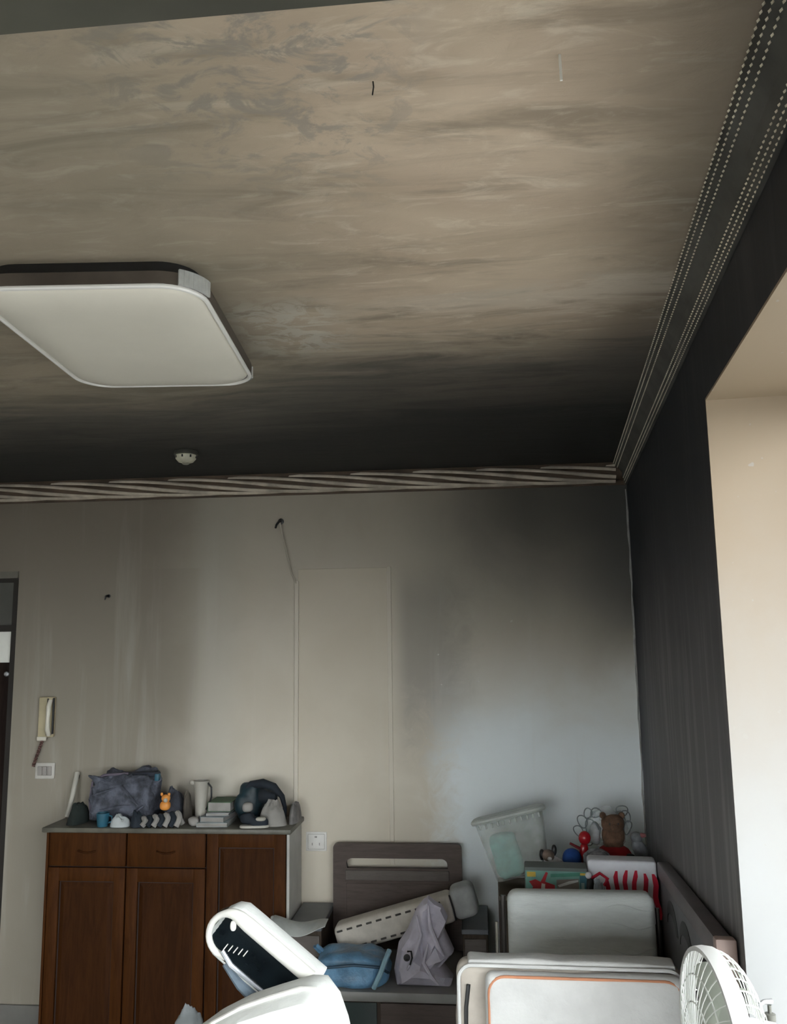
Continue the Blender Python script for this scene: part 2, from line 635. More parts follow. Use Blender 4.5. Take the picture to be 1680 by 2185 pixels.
# window frame and panes at the outer side of the reveal
wfm = MB()
sp_ = [S_J, S_J + (S_N - S_J) / 3, S_J + 2 * (S_N - S_J) / 3, S_N]
for s in sp_:
    a = max(S_J, s - 0.03)
    slab(wfm, a, min(S_N, a + 0.06), WZ0, WZ1, WT - 0.02, WT + 0.03)
slab(wfm, S_J, S_N, WZ1 - 0.05, WZ1, WT - 0.02, WT + 0.03)
slab(wfm, S_J, S_N, WZ0, WZ0 + 0.05, WT - 0.02, WT + 0.03)
win = struct(wfm.build('window_1', M_alu, smooth=False))
for k in range(3):
    slab(MB(), sp_[k] + 0.04, sp_[k + 1] - 0.03, WZ0 + 0.05, WZ1 - 0.05, WT, WT + 0.006).build('pane', M_glass, win, False)

# unseen ground outside, added to cut the light coming from below the horizon
struct(MB().box(-90, 90, -90, 90, -3.3, -3.1).build('ground', mat('unseen_ground', (0.20, 0.195, 0.185), 0.9, 0.2, 0.3, 0.1), smooth=False))

# ceiling beam near the camera
struct(MB().box(XL, wx(0.69) + 0.03, 0.30, 0.694, 2.5, CEIL).build('ceiling_beam', M_beam, smooth=False))

# ---- far cornice: twisted rope moulding
M_corn = mat('sooty_cornice_plaster', (0.085, 0.058, 0.038), 0.7, 0.3, 7, 0.2)
M_rope = mat('pale_rope_plaster', (0.50, 0.44, 0.36), 0.6, 0.3, 8, 0.2)
tb = MB()
prof = [(D + 0.0, 2.692), (D - 0.012, 2.692), (D - 0.02, 2.71), (D - 0.05, 2.75), (D - 0.062, 2.785), (D - 0.062, CEIL), (D, CEIL)]
x0c, x1c = XL, CX - 0.005
vs = [(x, y, z) for x in (x0c, x1c) for y, z in prof]
n = len(prof)
tb._add(vs, [list(range(n)), list(range(2 * n - 1, n - 1, -1))] + [(i, i + n, (i + 1) % n + n, (i + 1) % n) for i in range(n)])
trim1 = struct(tb.build('trim_1', M_corn, smooth=False))
cy_, cz_, rad = D - 0.044, 2.746, 0.040
NST, PITCH_R = 7, 2.3
core = [(x0c + 0.03, cy_, cz_), (x1c - 0.03, cy_, cz_)]
MB().tube(core, 0.038, 14).build('rope_core', M_corn, trim1)
for k in range(NST):
    path, rr = [], []
    nn = 150
    for i in range(nn + 1):
        x = x0c + 0.05 + (x1c - 0.06 - x0c - 0.05) * i / nn
        a = 2 * PI * x / PITCH_R + 2 * PI * k / NST
        path.append((x, cy_ + rad * 0.8 * math.cos(a), cz_ + rad * math.sin(a)))
        rr.append(0.0108)
    MB().tube(path, rr, 8).build('rope_strand', M_rope, trim1)

# ---- cornice along the window wall: cove with rows of beads
M_cove = mat('dark_cove_plaster', (0.085, 0.085, 0.075), 0.6, 0.3, 7, 0.15)
M_bead = mat('cream_bead_plaster', (0.80, 0.75, 0.60), 0.6, 0.2, 12, 0.1)
pr2 = [(0.0, 2.694), (-0.010, 2.694), (-0.016, 2.715), (-0.030, 2.745), (-0.046, 2.768), (-0.060, 2.785), (-0.066, CEIL), (0.0, CEIL)]
vs = [on_right(s, o, z) for s in (0.0, S_END) for o, z in pr2]
n = len(pr2)
t2 = MB()
t2._add(vs, [list(range(n)), list(range(2 * n - 1, n - 1, -1))] + [(i, i + n, (i + 1) % n + n, (i + 1) % n) for i in range(n)])
trim2 = struct(t2.build('trim_2', M_cove, smooth=False))
rows = [(-0.067, 2.795), (-0.060, 2.783), (-0.050, 2.769), (-0.0205, 2.722), (-0.0150, 2.709), (-0.0100, 2.696)]
for r_i, (o, z) in enumerate(rows):
    mbb = MB()
    s = 0.05
    while s < 3.4:
        c = on_right(s, o - 0.0005, z)
        w = 0.0027
        e = DW * 0.0058
        a = NW * w
        up = Vector((0, 0, w))
        vs = [c + e, c - e, c + a, c - a, c + up, c - up]
        mbb._add(vs, [(0, 2, 4), (0, 4, 3), (0, 3, 5), (0, 5, 2), (1, 4, 2), (1, 3, 4), (1, 5, 3), (1, 2, 5)])
        s += 0.0165
    mbb.build('bead_row', M_bead, trim2, smooth=False, kind='stuff')

# ---- corner bead of bared plaster between far wall and window wall
cb = MB()
random.seed(4)
zs = [0.02 + i * (2.67 - 0.02) / 44 for i in range(45)]
path = [(CX - 0.006 + random.uniform(-0.004, 0.003), D - 0.005, z) for z in zs]
cb.tube(path, [0.0045 + random.uniform(-0.002, 0.002) for _ in zs], 6)
struct(cb.build('trim_3', mat('bare_plaster', (0.34, 0.34, 0.32), 0.8, 0.3, 9, 0.2)))

# ---- filled-in doorway panel, a few millimetres proud of the wall
MB().bbox(-0.942, -0.470, D - 0.005, D + 0.01, 0.02, 2.296, 0.002).build('filled_doorway_panel', back_wall_material('repaired_doorway_plaster', (0.58, 0.50, 0.37), 0.2), wall_back, False)
M_trunk = back_wall_material('smoked_cream_trunking', (0.66, 0.61, 0.52), 0.22)
struct(MB().bbox(-0.958, -0.936, D - 0.014, D, 0.9, 2.235, 0.003).build('trim_4', M_trunk, smooth=False))
struct(MB().bbox(-0.474, -0.452, D - 0.007, D, 0.5, 2.30, 0.002).build('trim_5', M_trunk, smooth=False))
M_base = mat('grey_skirting', (0.16, 0.155, 0.14), 0.5, 0.15, 5, 0.05)
struct(MB().bbox(DX1 + 0.01, CX - 0.01, D - 0.015, D, 0.0, 0.135, 0.004).build('baseboard_back', M_base, smooth=False))

# ---- door at the left end of the far wall
M_doorframe = mat('dark_door_frame', (0.014, 0.011, 0.008), 0.6, 0.2, 6, 0.05)
M_leaf = wood_material('dark_door_leaf', (0.010, 0.006, 0.005), (0.022, 0.013, 0.010), 'z', 0.55)
M_frost = mat('frosted_pane', (0.80, 0.80, 0.74), 0.5, 0.05, 4, 0.02)
M_smokeglass = mat('smoked_transom_pane', (0.09, 0.09, 0.08), 0.3, 0.2, 3, 0.02)
dm = MB()
dm.box(DX1 - 0.04, DX1, D + 0.02, D + 0.14, 0, DZ)
dm.box(DX0, DX0 + 0.04, D + 0.02, D + 0.14, 0, DZ)
dm.box(DX0 + 0.04, DX1 - 0.04, D + 0.02, D + 0.14, DZ - 0.03, DZ)
door1 = struct(dm.build('door_1', M_doorframe, smooth=False))
MB().box(DX0 - 0.04, DX1 + 0.0, D - 0.012, D + 0.02, DZ - 0.008, DZ + 0.028).build('architrave_head', mat('door_architrave', (0.16, 0.15, 0.12), 0.6, 0.2, 5, 0.05), door1, False)
MB().box(DX0 + 0.04, DX1 - 0.005, D + 0.03, D + 0.06, 2.03, DZ - 0.03).build('transom_panel', M_smokeglass, door1, False)
MB().box(DX0 + 0.04, DX1 - 0.005, D + 0.01, D + 0.09, 1.995, 2.03).build('transom_bar', M_doorframe, door1, False)
MB().box(DX0 + 0.04, DX1 - 0.01, D + 0.04, D + 0.06, 1.83, 1.995).build('frosted_pane', M_frost, door1, False)
leaf = MB().bbox(DX0 + 0.04, DX1 - 0.02, D + 0.03, D + 0.075, 0.01, 1.83, 0.004).build('door_leaf', M_leaf, door1, False)
MB().lathe([(0.004, 0), (0.012, 0.004), (0.013, 0.02), (0.006, 0.026)], 12, T(DX1 - 0.05, D + 0.03, 1.77, PI / 2)).build('bolt', M_alu, leaf)
ar = [(DX1 - 0.42 + 0.32 * math.cos(a), D + 0.026, 1.25 + 0.42 * math.sin(a)) for a in [PI * i / 24 for i in range(25)]]  # arc that stands in for a curved reflection on the leaf
MB().tube(ar, 0.012, 6).build('reflection_arc', M_leaf, leaf)

# ------------------------------------------------------------------ ceiling lamp
M_diff = mat('frosted_lamp_acrylic', (0.88, 0.84, 0.73), 0.35, 0.03, 3, 0.02)
M_lampbase = mat('black_lamp_tray', (0.012, 0.012, 0.012), 0.5, 0.2, 6, 0.05)
M_lampframe = mat('smoked_lamp_frame', (0.085, 0.07, 0.058), 0.35, 0.2, 6, 0.05)
M_lampedge = mat('white_lamp_edge', (0.90, 0.89, 0.85), 0.3, 0.03, 4, 0.0)
lamp = thing('ceiling_lamp', 'unlit rectangular ceiling lamp with rounded corners and frosted white cover', 'lamp', (-0.925, 2.137, CEIL), (0, 0, math.radians(5.0)))
LW, LL, LR = 0.55, 0.765, 0.105


def rr_ring(w, l, r, z, n=8):
    return [(p[0], p[1], z) for p in rrect(w, l, r, n)]


def loft(rings, cap=True):
    m = MB()
    n = len(rings[0])
    vs = [v for r in rings for v in r]
    fs = []
    for j in range(len(rings) - 1):
        for i in range(n):
            fs.append((j * n + i, j * n + (i + 1) % n, (j + 1) * n + (i + 1) % n, (j + 1) * n + i))
    if cap:
        fs.append(list(range(n)))
        fs.append([(len(rings) - 1) * n + i for i in range(n)])
    return m._add(vs, fs)


loft([rr_ring(LW - 0.05, LL - 0.05, LR - 0.02, 0), rr_ring(LW - 0.05, LL - 0.05, LR - 0.02, -0.03)]).build('tray', M_lampbase, lamp)
loft([rr_ring(LW - 0.03, LL - 0.03, LR - 0.01, -0.028), rr_ring(LW, LL, LR, -0.034), rr_ring(LW, LL, LR, -0.064), rr_ring(LW - 0.02, LL - 0.02, LR - 0.01, -0.066)]).build('rim', M_lampframe, lamp)
tubep = [(p[0], p[1], -0.068) for p in rrect(LW - 0.012, LL - 0.012, LR - 0.006, 8)]
MB().tube(tubep, 0.006, 8, closed=True).build('edge_bead', M_lampedge, lamp)
rings = []
for k in range(9):
    t = k / 8
    ins = 0.012 + 0.11 * t ** 1.5
    rings.append(rr_ring(LW - 2 * ins, LL - 2 * ins, max(0.02, LR - ins * 0.5), -0.066 - 0.024 * math.sin(t * PI / 2)))
loft(rings).build('diffuser', M_diff, lamp, angle=80)
M_clip = clear_mat('clear_corner_clip', (0.8, 0.82, 0.8), 0.38, 0.15)
for sx, sy in ((1, -1), (-1, -1), (1, 1), (-1, 1)):
    cp = [(sx * (LW / 2 - LR) + sx * (LR + 0.003) * math.cos(a), sy * (LL / 2 - LR) + sy * (LR + 0.003) * math.sin(a), -0.048) for a in [PI / 2 * (0.12 + 0.55 * i / 8) if sx * sy < 0 else PI / 2 * (0.3 + 0.4 * i / 8) for i in range(9)]]
    mclip = MB()
    for i in range(8):
        a, b = Vector(cp[i]), Vector(cp[i + 1])
        nrm = (a - Vector((sx * (LW / 2 - LR), sy * (LL / 2 - LR), -0.048))).normalized() * 0.006
        vs = [a + Vector((0, 0, -0.018)), b + Vector((0, 0, -0.018)), b + Vector((0, 0, 0.02)), a + Vector((0, 0, 0.02))]
        vs += [v + nrm for v in vs]
        mclip._add(vs, [(0, 1, 2, 3), (4, 7, 6, 5), (0, 4, 5, 1), (1, 5, 6, 2), (2, 6, 7, 3), (3, 7, 4, 0)])
    mclip.build('corner_clip', M_clip, lamp)

# ------------------------------------------------------------------ smoke detector on the ceiling
M_det = mat('yellowed_white_plastic', (0.62, 0.60, 0.47), 0.4, 0.15, 20, 0.05)
M_black = mat('black_plastic', (0.015, 0.015, 0.016), 0.45, 0.2, 9, 0.05)
det = thing('smoke_detector', 'small round yellowed smoke detector on the dark far end of the ceiling', 'detector', (-1.335, 3.72, CEIL))
MB().lathe([(0.052, 0), (0.055, -0.006), (0.055, -0.016), (0.046, -0.018)], 28).build('base', mat('dark_detector_base', (0.06, 0.06, 0.05), 0.5, 0.2, 8, 0.05), det)
MB().lathe([(0.046, -0.017), (0.049, -0.022), (0.046, -0.036), (0.034, -0.050), (0.018, -0.055), (0.004, -0.056)], 28).build('cap', M_det, det)
for k in range(8):
    MB().box(-0.0035, 0.0035, 0.0445, 0.0500, -0.034, -0.023, T(rz=2 * PI * k / 8)).build('vent_slot', M_black, det, False)
MB().lathe([(0.016, -0.053), (0.017, -0.058), (0.012, -0.062), (0.002, -0.063)], 16).build('test_button', mat('grey_button', (0.30, 0.29, 0.23), 0.4, 0.1, 8, 0.02), det)

# ------------------------------------------------------------------ threads of soot / flakes hanging from the ceiling
M_flake = mat('pale_paint_flake', (0.95, 0.93, 0.86), 0.7, 0.1, 10, 0.05)
fl = MB()
fl._add([(0.144, 1.19, CEIL), (0.148, 1.19, CEIL), (0.1485, 1.188, 2.755), (0.1445, 1.188, 2.755), (0.144, 1.193, CEIL), (0.148, 1.193, CEIL), (0.1485, 1.191, 2.755), (0.1445, 1.191, 2.755)],
        [(0, 1, 2, 3), (7, 6, 5, 4), (0, 4, 5, 1), (1, 5, 6, 2), (2, 6, 7, 3), (3, 7, 4, 0)])
tag(fl.build('paint_flake', M_flake, smooth=False), 'thin pale flake of paint hanging from the ceiling near the window side', 'paint flake')
tag(MB().tube([(-0.145, 1.22, CEIL), (-0.144, 1.219, 2.79), (-0.146, 1.219, 2.776)], 0.0012, 6).build('soot_thread', M_black), 'short black soot thread hanging from the middle of the ceiling', 'soot thread')

# ------------------------------------------------------------------ things fixed to the far wall
hk = thing('wall_hook', 'small black hook high on the far wall with a pale cable hanging from it', 'hook', (-1.035, D, 2.552))
MB().lathe([(0.016, 0), (0.016, -0.006), (0.008, -0.010), (0.002, -0.010)], 14, T(rx=-PI / 2)).build('plate', M_black, hk)
MB().tube([(0, -0.005, 0), (0.0, -0.03, -0.002), (-0.006, -0.045, -0.012), (-0.014, -0.05, -0.026), (-0.02, -0.04, -0.038)], 0.006, 8).build('prong', M_black, hk)
MB().tube([(0.0, -0.03, -0.008), (0.010, -0.02, -0.06), (0.035, -0.014, -0.17), (0.062, -0.012, -0.28), (0.085, -0.012, -0.33)], 0.0045, 8).build('cable', mat('smoked_cable', (0.40, 0.365, 0.30), 0.6, 0.1, 8, 0.02), hk)
nail = thing('nail', 'bent black nail alone on the left half of the far wall', 'nail', (-1.972, D, 2.175))
MB().tube([(0, 0.0, 0), (0.0, -0.025, 0.0), (-0.002, -0.034, -0.006), (-0.006, -0.036, -0.022)], [0.006, 0.006, 0.005, 0.003], 8).build('shaft', M_black, nail)
MB().lathe([(0.010, 0), (0.010, -0.003), (0.004, -0.004)], 10, T(rx=-PI / 2)).build('head', M_black, nail)

ic = thing('intercom_handset', 'cream wall intercom with handset beside the door', 'intercom', (-2.283, D, 1.545))
M_cream = mat('aged_cream_plastic', (0.46, 0.40, 0.26), 0.45, 0.12, 8, 0.03)
M_ivory = mat('ivory_plastic', (0.62, 0.59, 0.50), 0.45, 0.08, 8, 0.03)
MB().bbox(-0.040, 0.046, -0.026, 0, -0.102, 0.105, 0.007).build('base', M_cream, ic)
MB().bbox(0.008, 0.016, -0.030, -0.02, -0.092, 0.098, 0.002).build('groove', M_black, ic)
hs = MB().prism([(0.0, 0.0)], 0, 0) if False else MB()
hs.tube([(0.031, -0.036, 0.088), (0.030, -0.052, 0.06), (0.029, -0.055, 0.0), (0.028, -0.052, -0.06), (0.028, -0.036, -0.090)], [0.011, 0.0125, 0.010, 0.0125, 0.011], 12)
hs.build('handset', M_ivory, ic)
MB().bbox(0.040, 0.0475, -0.034, -0.02, -0.085, 0.1, 0.002).build('cradle_edge', M_black, ic)
MB().bbox(-0.038, 0.012, -0.034, -0.024, -0.118, -0.098, 0.003).build('speaker_foot', M_ivory, ic)
cordp = []
for i in range(60):
    t = i / 59
    cordp.append((-0.012 - 0.045 * t + 0.006 * math.cos(i * 1.4), -0.02 + 0.006 * math.sin(i * 1.4), -0.115 - 0.135 * t))
MB().tube(cordp, 0.0042, 6).build('cord', mat('brown_cord', (0.13, 0.065, 0.055), 0.6, 0.2, 12, 0.05), ic)


def wall_plate(name, label, cat, x, z, w, h, cols, bodymat):
    t = thing(name, label, cat, (x, D, z))
    MB().bbox(-w / 2, w / 2, -0.010, 0, -h / 2, h / 2, 0.004).build('plate', bodymat, t)
    return t


M_switch = mat('greyed_switch_plastic', (0.50, 0.48, 0.44), 0.4, 0.08, 10, 0.03)
M_swdark = mat('dark_switch_plastic', (0.30, 0.28, 0.26), 0.4, 0.08, 10, 0.03)  # one darker grey for the rockers and pin slots
sw = wall_plate('light_switch', 'white triple light switch plate below the intercom', 'light switch', -2.281, 1.272, 0.106, 0.082, 3, M_switch)
for k in range(3):
    MB().bbox(-0.038 + k * 0.026, -0.014 + k * 0.026, -0.016, -0.008, -0.024, 0.024, 0.003, T(rx=math.radians(4))).build('rocker', M_swdark, sw)
M_sock = mat('white_socket_plastic', (0.72, 0.70, 0.66), 0.4, 0.05, 10, 0.02)
so = wall_plate('wall_socket', 'cream wall socket plate just right of the wooden cabinet', 'socket', -0.843, 0.933, 0.105, 0.092, 2, M_sock)
for x, z, w, h in ((-0.002, 0.022, 0.012, 0.008), (-0.02, -0.012, 0.004, 0.012), (0.016, -0.012, 0.004, 0.012)):
    MB().box(x - w / 2, x + w / 2, -0.0112, -0.009, z - h / 2, z + h / 2).build('pin_slot', M_swdark, so, False)
fr_ = rrect(0.086, 0.074, 0.004, 3)
MB().plate(fr_, rrect(0.08, 0.068, 0.003, 3), -0.0125, -0.009).build('inner_frame', M_switch, so)

# ------------------------------------------------------------------ shoe cabinet
M_wood = wood_material('cabinet_wood', (0.040, 0.0125, 0.0022), (0.066, 0.022, 0.0045), 'z', 0.6)
M_woodin = wood_material('cabinet_panel_wood', (0.029, 0.0090, 0.0017), (0.047, 0.0155, 0.0033), 'z', 0.6)
M_gap = mat('dark_cabinet_gap', (0.02, 0.009, 0.006), 0.7, 0.2, 6, 0.05)
M_top = mat('smoke_stained_worktop', (0.10, 0.095, 0.075), 0.45, 0.3, 8, 0.08)
M_side = mat('grey_cabinet_side', (0.44, 0.43, 0.40), 0.55, 0.12, 5, 0.05)
CF = 4.075
cab = thing('wooden_cabinet', 'tall reddish brown wooden cabinet with three panelled doors and two drawers', 'cabinet', (-1.513, CF, 0))
C0, C1, CT = -0.585, 0.583, 1.030      # local x range, body height
MB().box(C0, C1, 0.020, D - CF - 0.016, 0.06, CT).build('body', M_gap, cab, False)
MB().box(C0 + 0.02, C1 - 0.02, 0.03, D - CF - 0.02, 0.0, 0.06).build('plinth', M_gap, cab, False)
MB().bbox(C1, C1 + 0.014, 0.0, D - CF - 0.016, 0.0, CT, 0.002).build('side_panel', M_side, cab, False)
MB().bbox(C0 - 0.012, C0, 0.0, D - CF - 0.016, 0.0, CT, 0.002).build('side_panel', M_wood, cab, False)
MB().bbox(C0 - 0.025, C1 + 0.026, -0.028, D - CF - 0.008, CT, CT + 0.024, 0.006).build('worktop', M_top, cab)
cols = [(C0, -0.195), (-0.195, 0.196), (0.196, C1)]


def panel_door(x0, x1, z0, z1, nm='door'):
    fw = 0.056
    dr = MB()
    yf, yb = 0.0, 0.02
    dr.bbox(x0, x0 + fw, yf, yb, z0, z1, 0.003)
    dr.bbox(x1 - fw, x1, yf, yb, z0, z1, 0.003)
    dr.bbox(x0 + fw - 0.001, x1 - fw + 0.001, yf, yb, z1 - fw - 0.006, z1, 0.003)
    dr.bbox(x0 + fw - 0.001, x1 - fw + 0.001, yf, yb, z0, z0 + fw, 0.003)
    d = dr.build(nm, M_wood, cab)
    # raised field inside a dark groove
    a0, a1, b0, b1 = x0 + fw, x1 - fw, z0 + fw, z1 - fw - 0.006
    MB().box(a0, a1, 0.013, 0.0195, b0, b1).build('groove', M_gap, d, False)
    i1, i2 = 0.006, 0.026
    vs = [(a0 + i1, 0.013, b0 + i1), (a1 - i1, 0.013, b0 + i1), (a1 - i1, 0.013, b1 - i1), (a0 + i1, 0.013, b1 - i1),
          (a0 + i2, 0.006, b0 + i2), (a1 - i2, 0.006, b0 + i2), (a1 - i2, 0.006, b1 - i2), (a0 + i2, 0.006, b1 - i2)]
    m = MB()._add(vs, [(0, 1, 5, 4), (1, 2, 6, 5), (2, 3, 7, 6), (3, 0, 4, 7), (4, 5, 6, 7)])
    m.build('field_panel', M_woodin, d, False)
    return d


for k, (a, b) in enumerate(cols):
    a2, b2 = a + 0.003, b - 0.004
    if k < 2:
        d = MB().bbox(a2, b2, 0.0, 0.02, 0.872, CT - 0.004, 0.004).build('drawer', M_wood, cab)
        cxx = (a2 + b2) / 2
        hp = [(cxx - 0.045 + 0.09 * i / 10, -0.001 - 0.004 * math.sin(PI * i / 10), 0.945 - 0.010 * math.sin(PI * i / 10)) for i in range(11)]
        MB().tube(hp, 0.0045, 8).build('pull', M_woodin, d)
        panel_door(a2, b2, 0.07, 0.866)
    else:
        panel_door(a2, b2, 0.07, CT - 0.004)

# ------------------------------------------------------------------ things on the cabinet
ZT = CT + 0.0245
YM = 4.21
M_bluegrey = mat('blue_grey_fabric', (0.075, 0.082, 0.105), 0.85, 0.6, 14, 0.6, bd=0.01)
M_greygreen = mat('black_green_fabric', (0.010, 0.016, 0.014), 0.9, 0.3, 12, 0.4)
M_teal = mat('teal_plastic', (0.02, 0.10, 0.15), 0.45, 0.2, 10, 0.1)
M_white = mat('dull_white_plastic', (0.40, 0.38, 0.33), 0.5, 0.08, 8, 0.05)
M_paper = mat('grey_white_paper', (0.40, 0.43, 0.43), 0.8, 0.15, 9, 0.1)
M_navyblack = mat('navy_black_cloth', (0.008, 0.014, 0.022), 0.8, 0.4, 10, 0.4)
M_orange = mat('orange_toy_plastic', (0.75, 0.30, 0.06), 0.45, 0.15, 10, 0.05)
M_green = mat('green_book_cover', (0.03, 0.09, 0.035), 0.6, 0.2, 9, 0.05)
M_greycloth = mat('warm_grey_cloth', (0.20, 0.19, 0.185), 0.9, 0.3, 14, 0.5)
M_whitecloth = mat('white_cloth', (0.30, 0.285, 0.265), 0.9, 0.15, 12, 0.4)

o = MB().tube([(0, 0, 0), (0.004, 0.02, 0.05), (0.006, 0.05, 0.13), (0.004, 0.085, 0.205)], [0.012, 0.012, 0.0125, 0.013], 12)
st_ = thing('rolled_paper', 'slim white paper roll leaning on the wall at the cabinet end near the door', 'paper roll', (-2.100, 4.255, ZT + 0.006))
o.build('roll', mat('rolled_white_paper', (0.50, 0.48, 0.42), 0.7, 0.1, 9, 0.05), st_)
MB().lathe([(0.0135, 0), (0.0140, 0.004), (0.0140, 0.016), (0.0135, 0.02)], 12, T(0.0035, 0.075, 0.175, math.radians(-24))).build('band', M_greygreen, st_)

tag(MB().heap(-2.045, -1.955, 4.09, 4.24, ZT, 0.085, 3, 0.5, 9, peak=(0.3, 0)).build('dark_cloth', M_greygreen), 'crumpled black green cloth next to the white paper roll on the cabinet', 'cloth')

bag = thing('fabric_bag', 'large crumpled blue grey fabric bag standing on the cabinet', 'bag', (-1.775, 4.22, ZT + 0.003))


def bagfold(p):
    w = 0.012 * math.sin(p.x * 38 + p.z * 25) + 0.010 * math.sin(p.z * 60 - p.x * 20)
    return Vector((p.x, p.y + (w if p.y < 0 else -w * 0.3), p.z))


MB().soft((0, 0, 0.112), (0.345, 0.17, 0.235), 0.35, 0.3, 72, 40, M=T(ry=math.radians(-2)), amp=0.034, freq=17, seed=2, flat=-0.112, fold=bagfold).build('body', M_bluegrey, bag)
MB().soft((0.06, 0.01, 0.212), (0.22, 0.07, 0.03), 0.3, 0.5, 24, 8, M=T(ry=math.radians(-3)), amp=0.004, freq=20).build('top_hem', mat('dark_hem_fabric', (0.03, 0.035, 0.05), 0.9, 0.2, 10, 0.2), bag)
MB().tube([(-0.165, -0.04, 0.01), (-0.172, -0.045, 0.1), (-0.160, -0.045, 0.19), (-0.10, -0.05, 0.222), (0.02, -0.04, 0.228)], 0.006, 8).build('piping', mat('mauve_piping', (0.12, 0.10, 0.13), 0.8, 0.2, 9, 0.1), bag)
MB().bbox(0.150, 0.172, -0.03, 0.0, 0.19, 0.225, 0.004).build('tab', M_teal, bag)
for k, (dx, dz, ln, an) in enumerate(((-0.08, 0.15, 0.12, 0.3), (0.05, 0.13, 0.13, -0.8), (-0.02, 0.075, 0.16, 0.15), (0.09, 0.06, 0.09, 0.6))):
    pth = [(dx + (i / 8 - 0.5) * ln * math.cos(an), -0.089 - 0.004 * math.sin(PI * i / 8), dz + (i / 8 - 0.5) * ln * math.sin(an)) for i in range(9)]
    MB().tube(pth, [0.002 + 0.005 * math.sin(PI * i / 8) for i in range(9)], 6).build('crease_fold', M_bluegrey, bag)

tag(MB().heap(-1.59, -1.475, 4.16, 4.33, ZT, 0.135, 8, 0.45, 8, peak=(-0.25, 0.1)).build('slate_cloth', mat('slate_cloth', (0.06, 0.066, 0.085), 0.9, 0.3, 14, 0.5)), 'slate grey cloth slumped against the blue grey bag', 'cloth')
cup = thing('teal_cup', 'small teal cup at the cabinet edge below the blue grey bag', 'cup', (-1.835, 4.085, ZT))
MB().lathe([(0.024, 0), (0.026, 0.004), (0.030, 0.05), (0.031, 0.062), (0.027, 0.063), (0.025, 0.01), (0.002, 0.009)], 20).build('body', M_teal, cup)
MB().tube([(0.028, 0, 0.05), (0.045, 0, 0.046), (0.046, 0, 0.022), (0.027, 0, 0.016)], 0.004, 8).build('handle', M_teal, cup)
tag(MB().heap(-1.80, -1.70, 4.055, 4.12, ZT, 0.05, 11, 0.5, 10).build('tissue', M_paper), 'crumpled grey white tissue right of the teal cup', 'tissue')
tag(MB().heap(-1.695, -1.635, 4.055, 4.115, ZT, 0.062, 12, 0.6, 14).build('black_sock', M_navyblack), 'small black balled sock between two crumpled tissues', 'sock')
z1 = thing('striped_scarf', 'black and white striped scarf bunched below the orange toy', 'scarf', (-1.545, 4.085, ZT + 0.002))
for k in range(7):
    pth = [(-0.085 + 0.028 * k + 0.012 * math.sin(i * 0.9), -0.025 + 0.008 * i, 0.004 + (0.030 + 0.03 * k / 7) * math.sin(PI * i / 8)) for i in range(9)]
    MB().tube(pth, 0.0135, 8).build('stripe', M_whitecloth if k % 2 == 0 else M_navyblack, z1)
toy = thing('orange_toy', 'small orange toy with white face sitting on the slate cloth', 'toy', (-1.545, 4.135, ZT + 0.066))
MB().soft((0, 0, 0.022), (0.05, 0.045, 0.045), 0.8, 0.8, 18, 12).build('body', M_orange, toy)
MB().soft((0.004, -0.004, 0.056), (0.042, 0.04, 0.038), 0.9, 0.9, 18, 12).build('head', M_orange, toy)
MB().soft((0.008, -0.02, 0.05), (0.022, 0.014, 0.022), 0.9, 0.9, 12, 8).build('face', M_white, toy)
for s in (-1, 1):
    MB().soft((s * 0.018, 0, 0.074), (0.014, 0.012, 0.016), 0.9, 0.9, 10, 8).build('ear', M_orange, toy)

jug = thing('white_jug', 'tall white jug with dark handle in the middle of the cabinet top', 'jug', (-1.388, 4.20, ZT))
MB().lathe([(0.028, 0), (0.031, 0.005), (0.027, 0.04), (0.029, 0.10), (0.034, 0.16), (0.040, 0.195), (0.036, 0.196), (0.030, 0.15), (0.024, 0.04), (0.003, 0.02)], 24).build('body', M_white, jug)
MB().tube([(0.037, -0.01, 0.185), (0.055, -0.012, 0.165), (0.056, -0.012, 0.12), (0.044, -0.01, 0.08), (0.029, -0.008, 0.06)], 0.0045, 8).build('handle', M_black, jug)
MB().soft((-0.040, -0.012, 0.187), (0.032, 0.03, 0.022), 0.8, 0.8, 14, 8).build('spout', M_white, jug)
tag(MB().heap(-1.475, -1.435, 4.15, 4.24, ZT, 0.14, 15, 0.3, 8).build('brown_pouch', mat('brown_pouch_cloth', (0.10, 0.085, 0.07), 0.9, 0.3, 10, 0.3)), 'thin brown pouch standing left of the white jug', 'pouch')
tag(MB().soft((0, 0, 0.02), (0.055, 0.05, 0.042), 0.9, 0.8, 20, 12, M=T(-1.395, 4.11, ZT + 0.001), amp=0.006, freq=24).build('paper_ball', M_whitecloth), 'white paper ball at the foot of the white jug', 'paper ball')
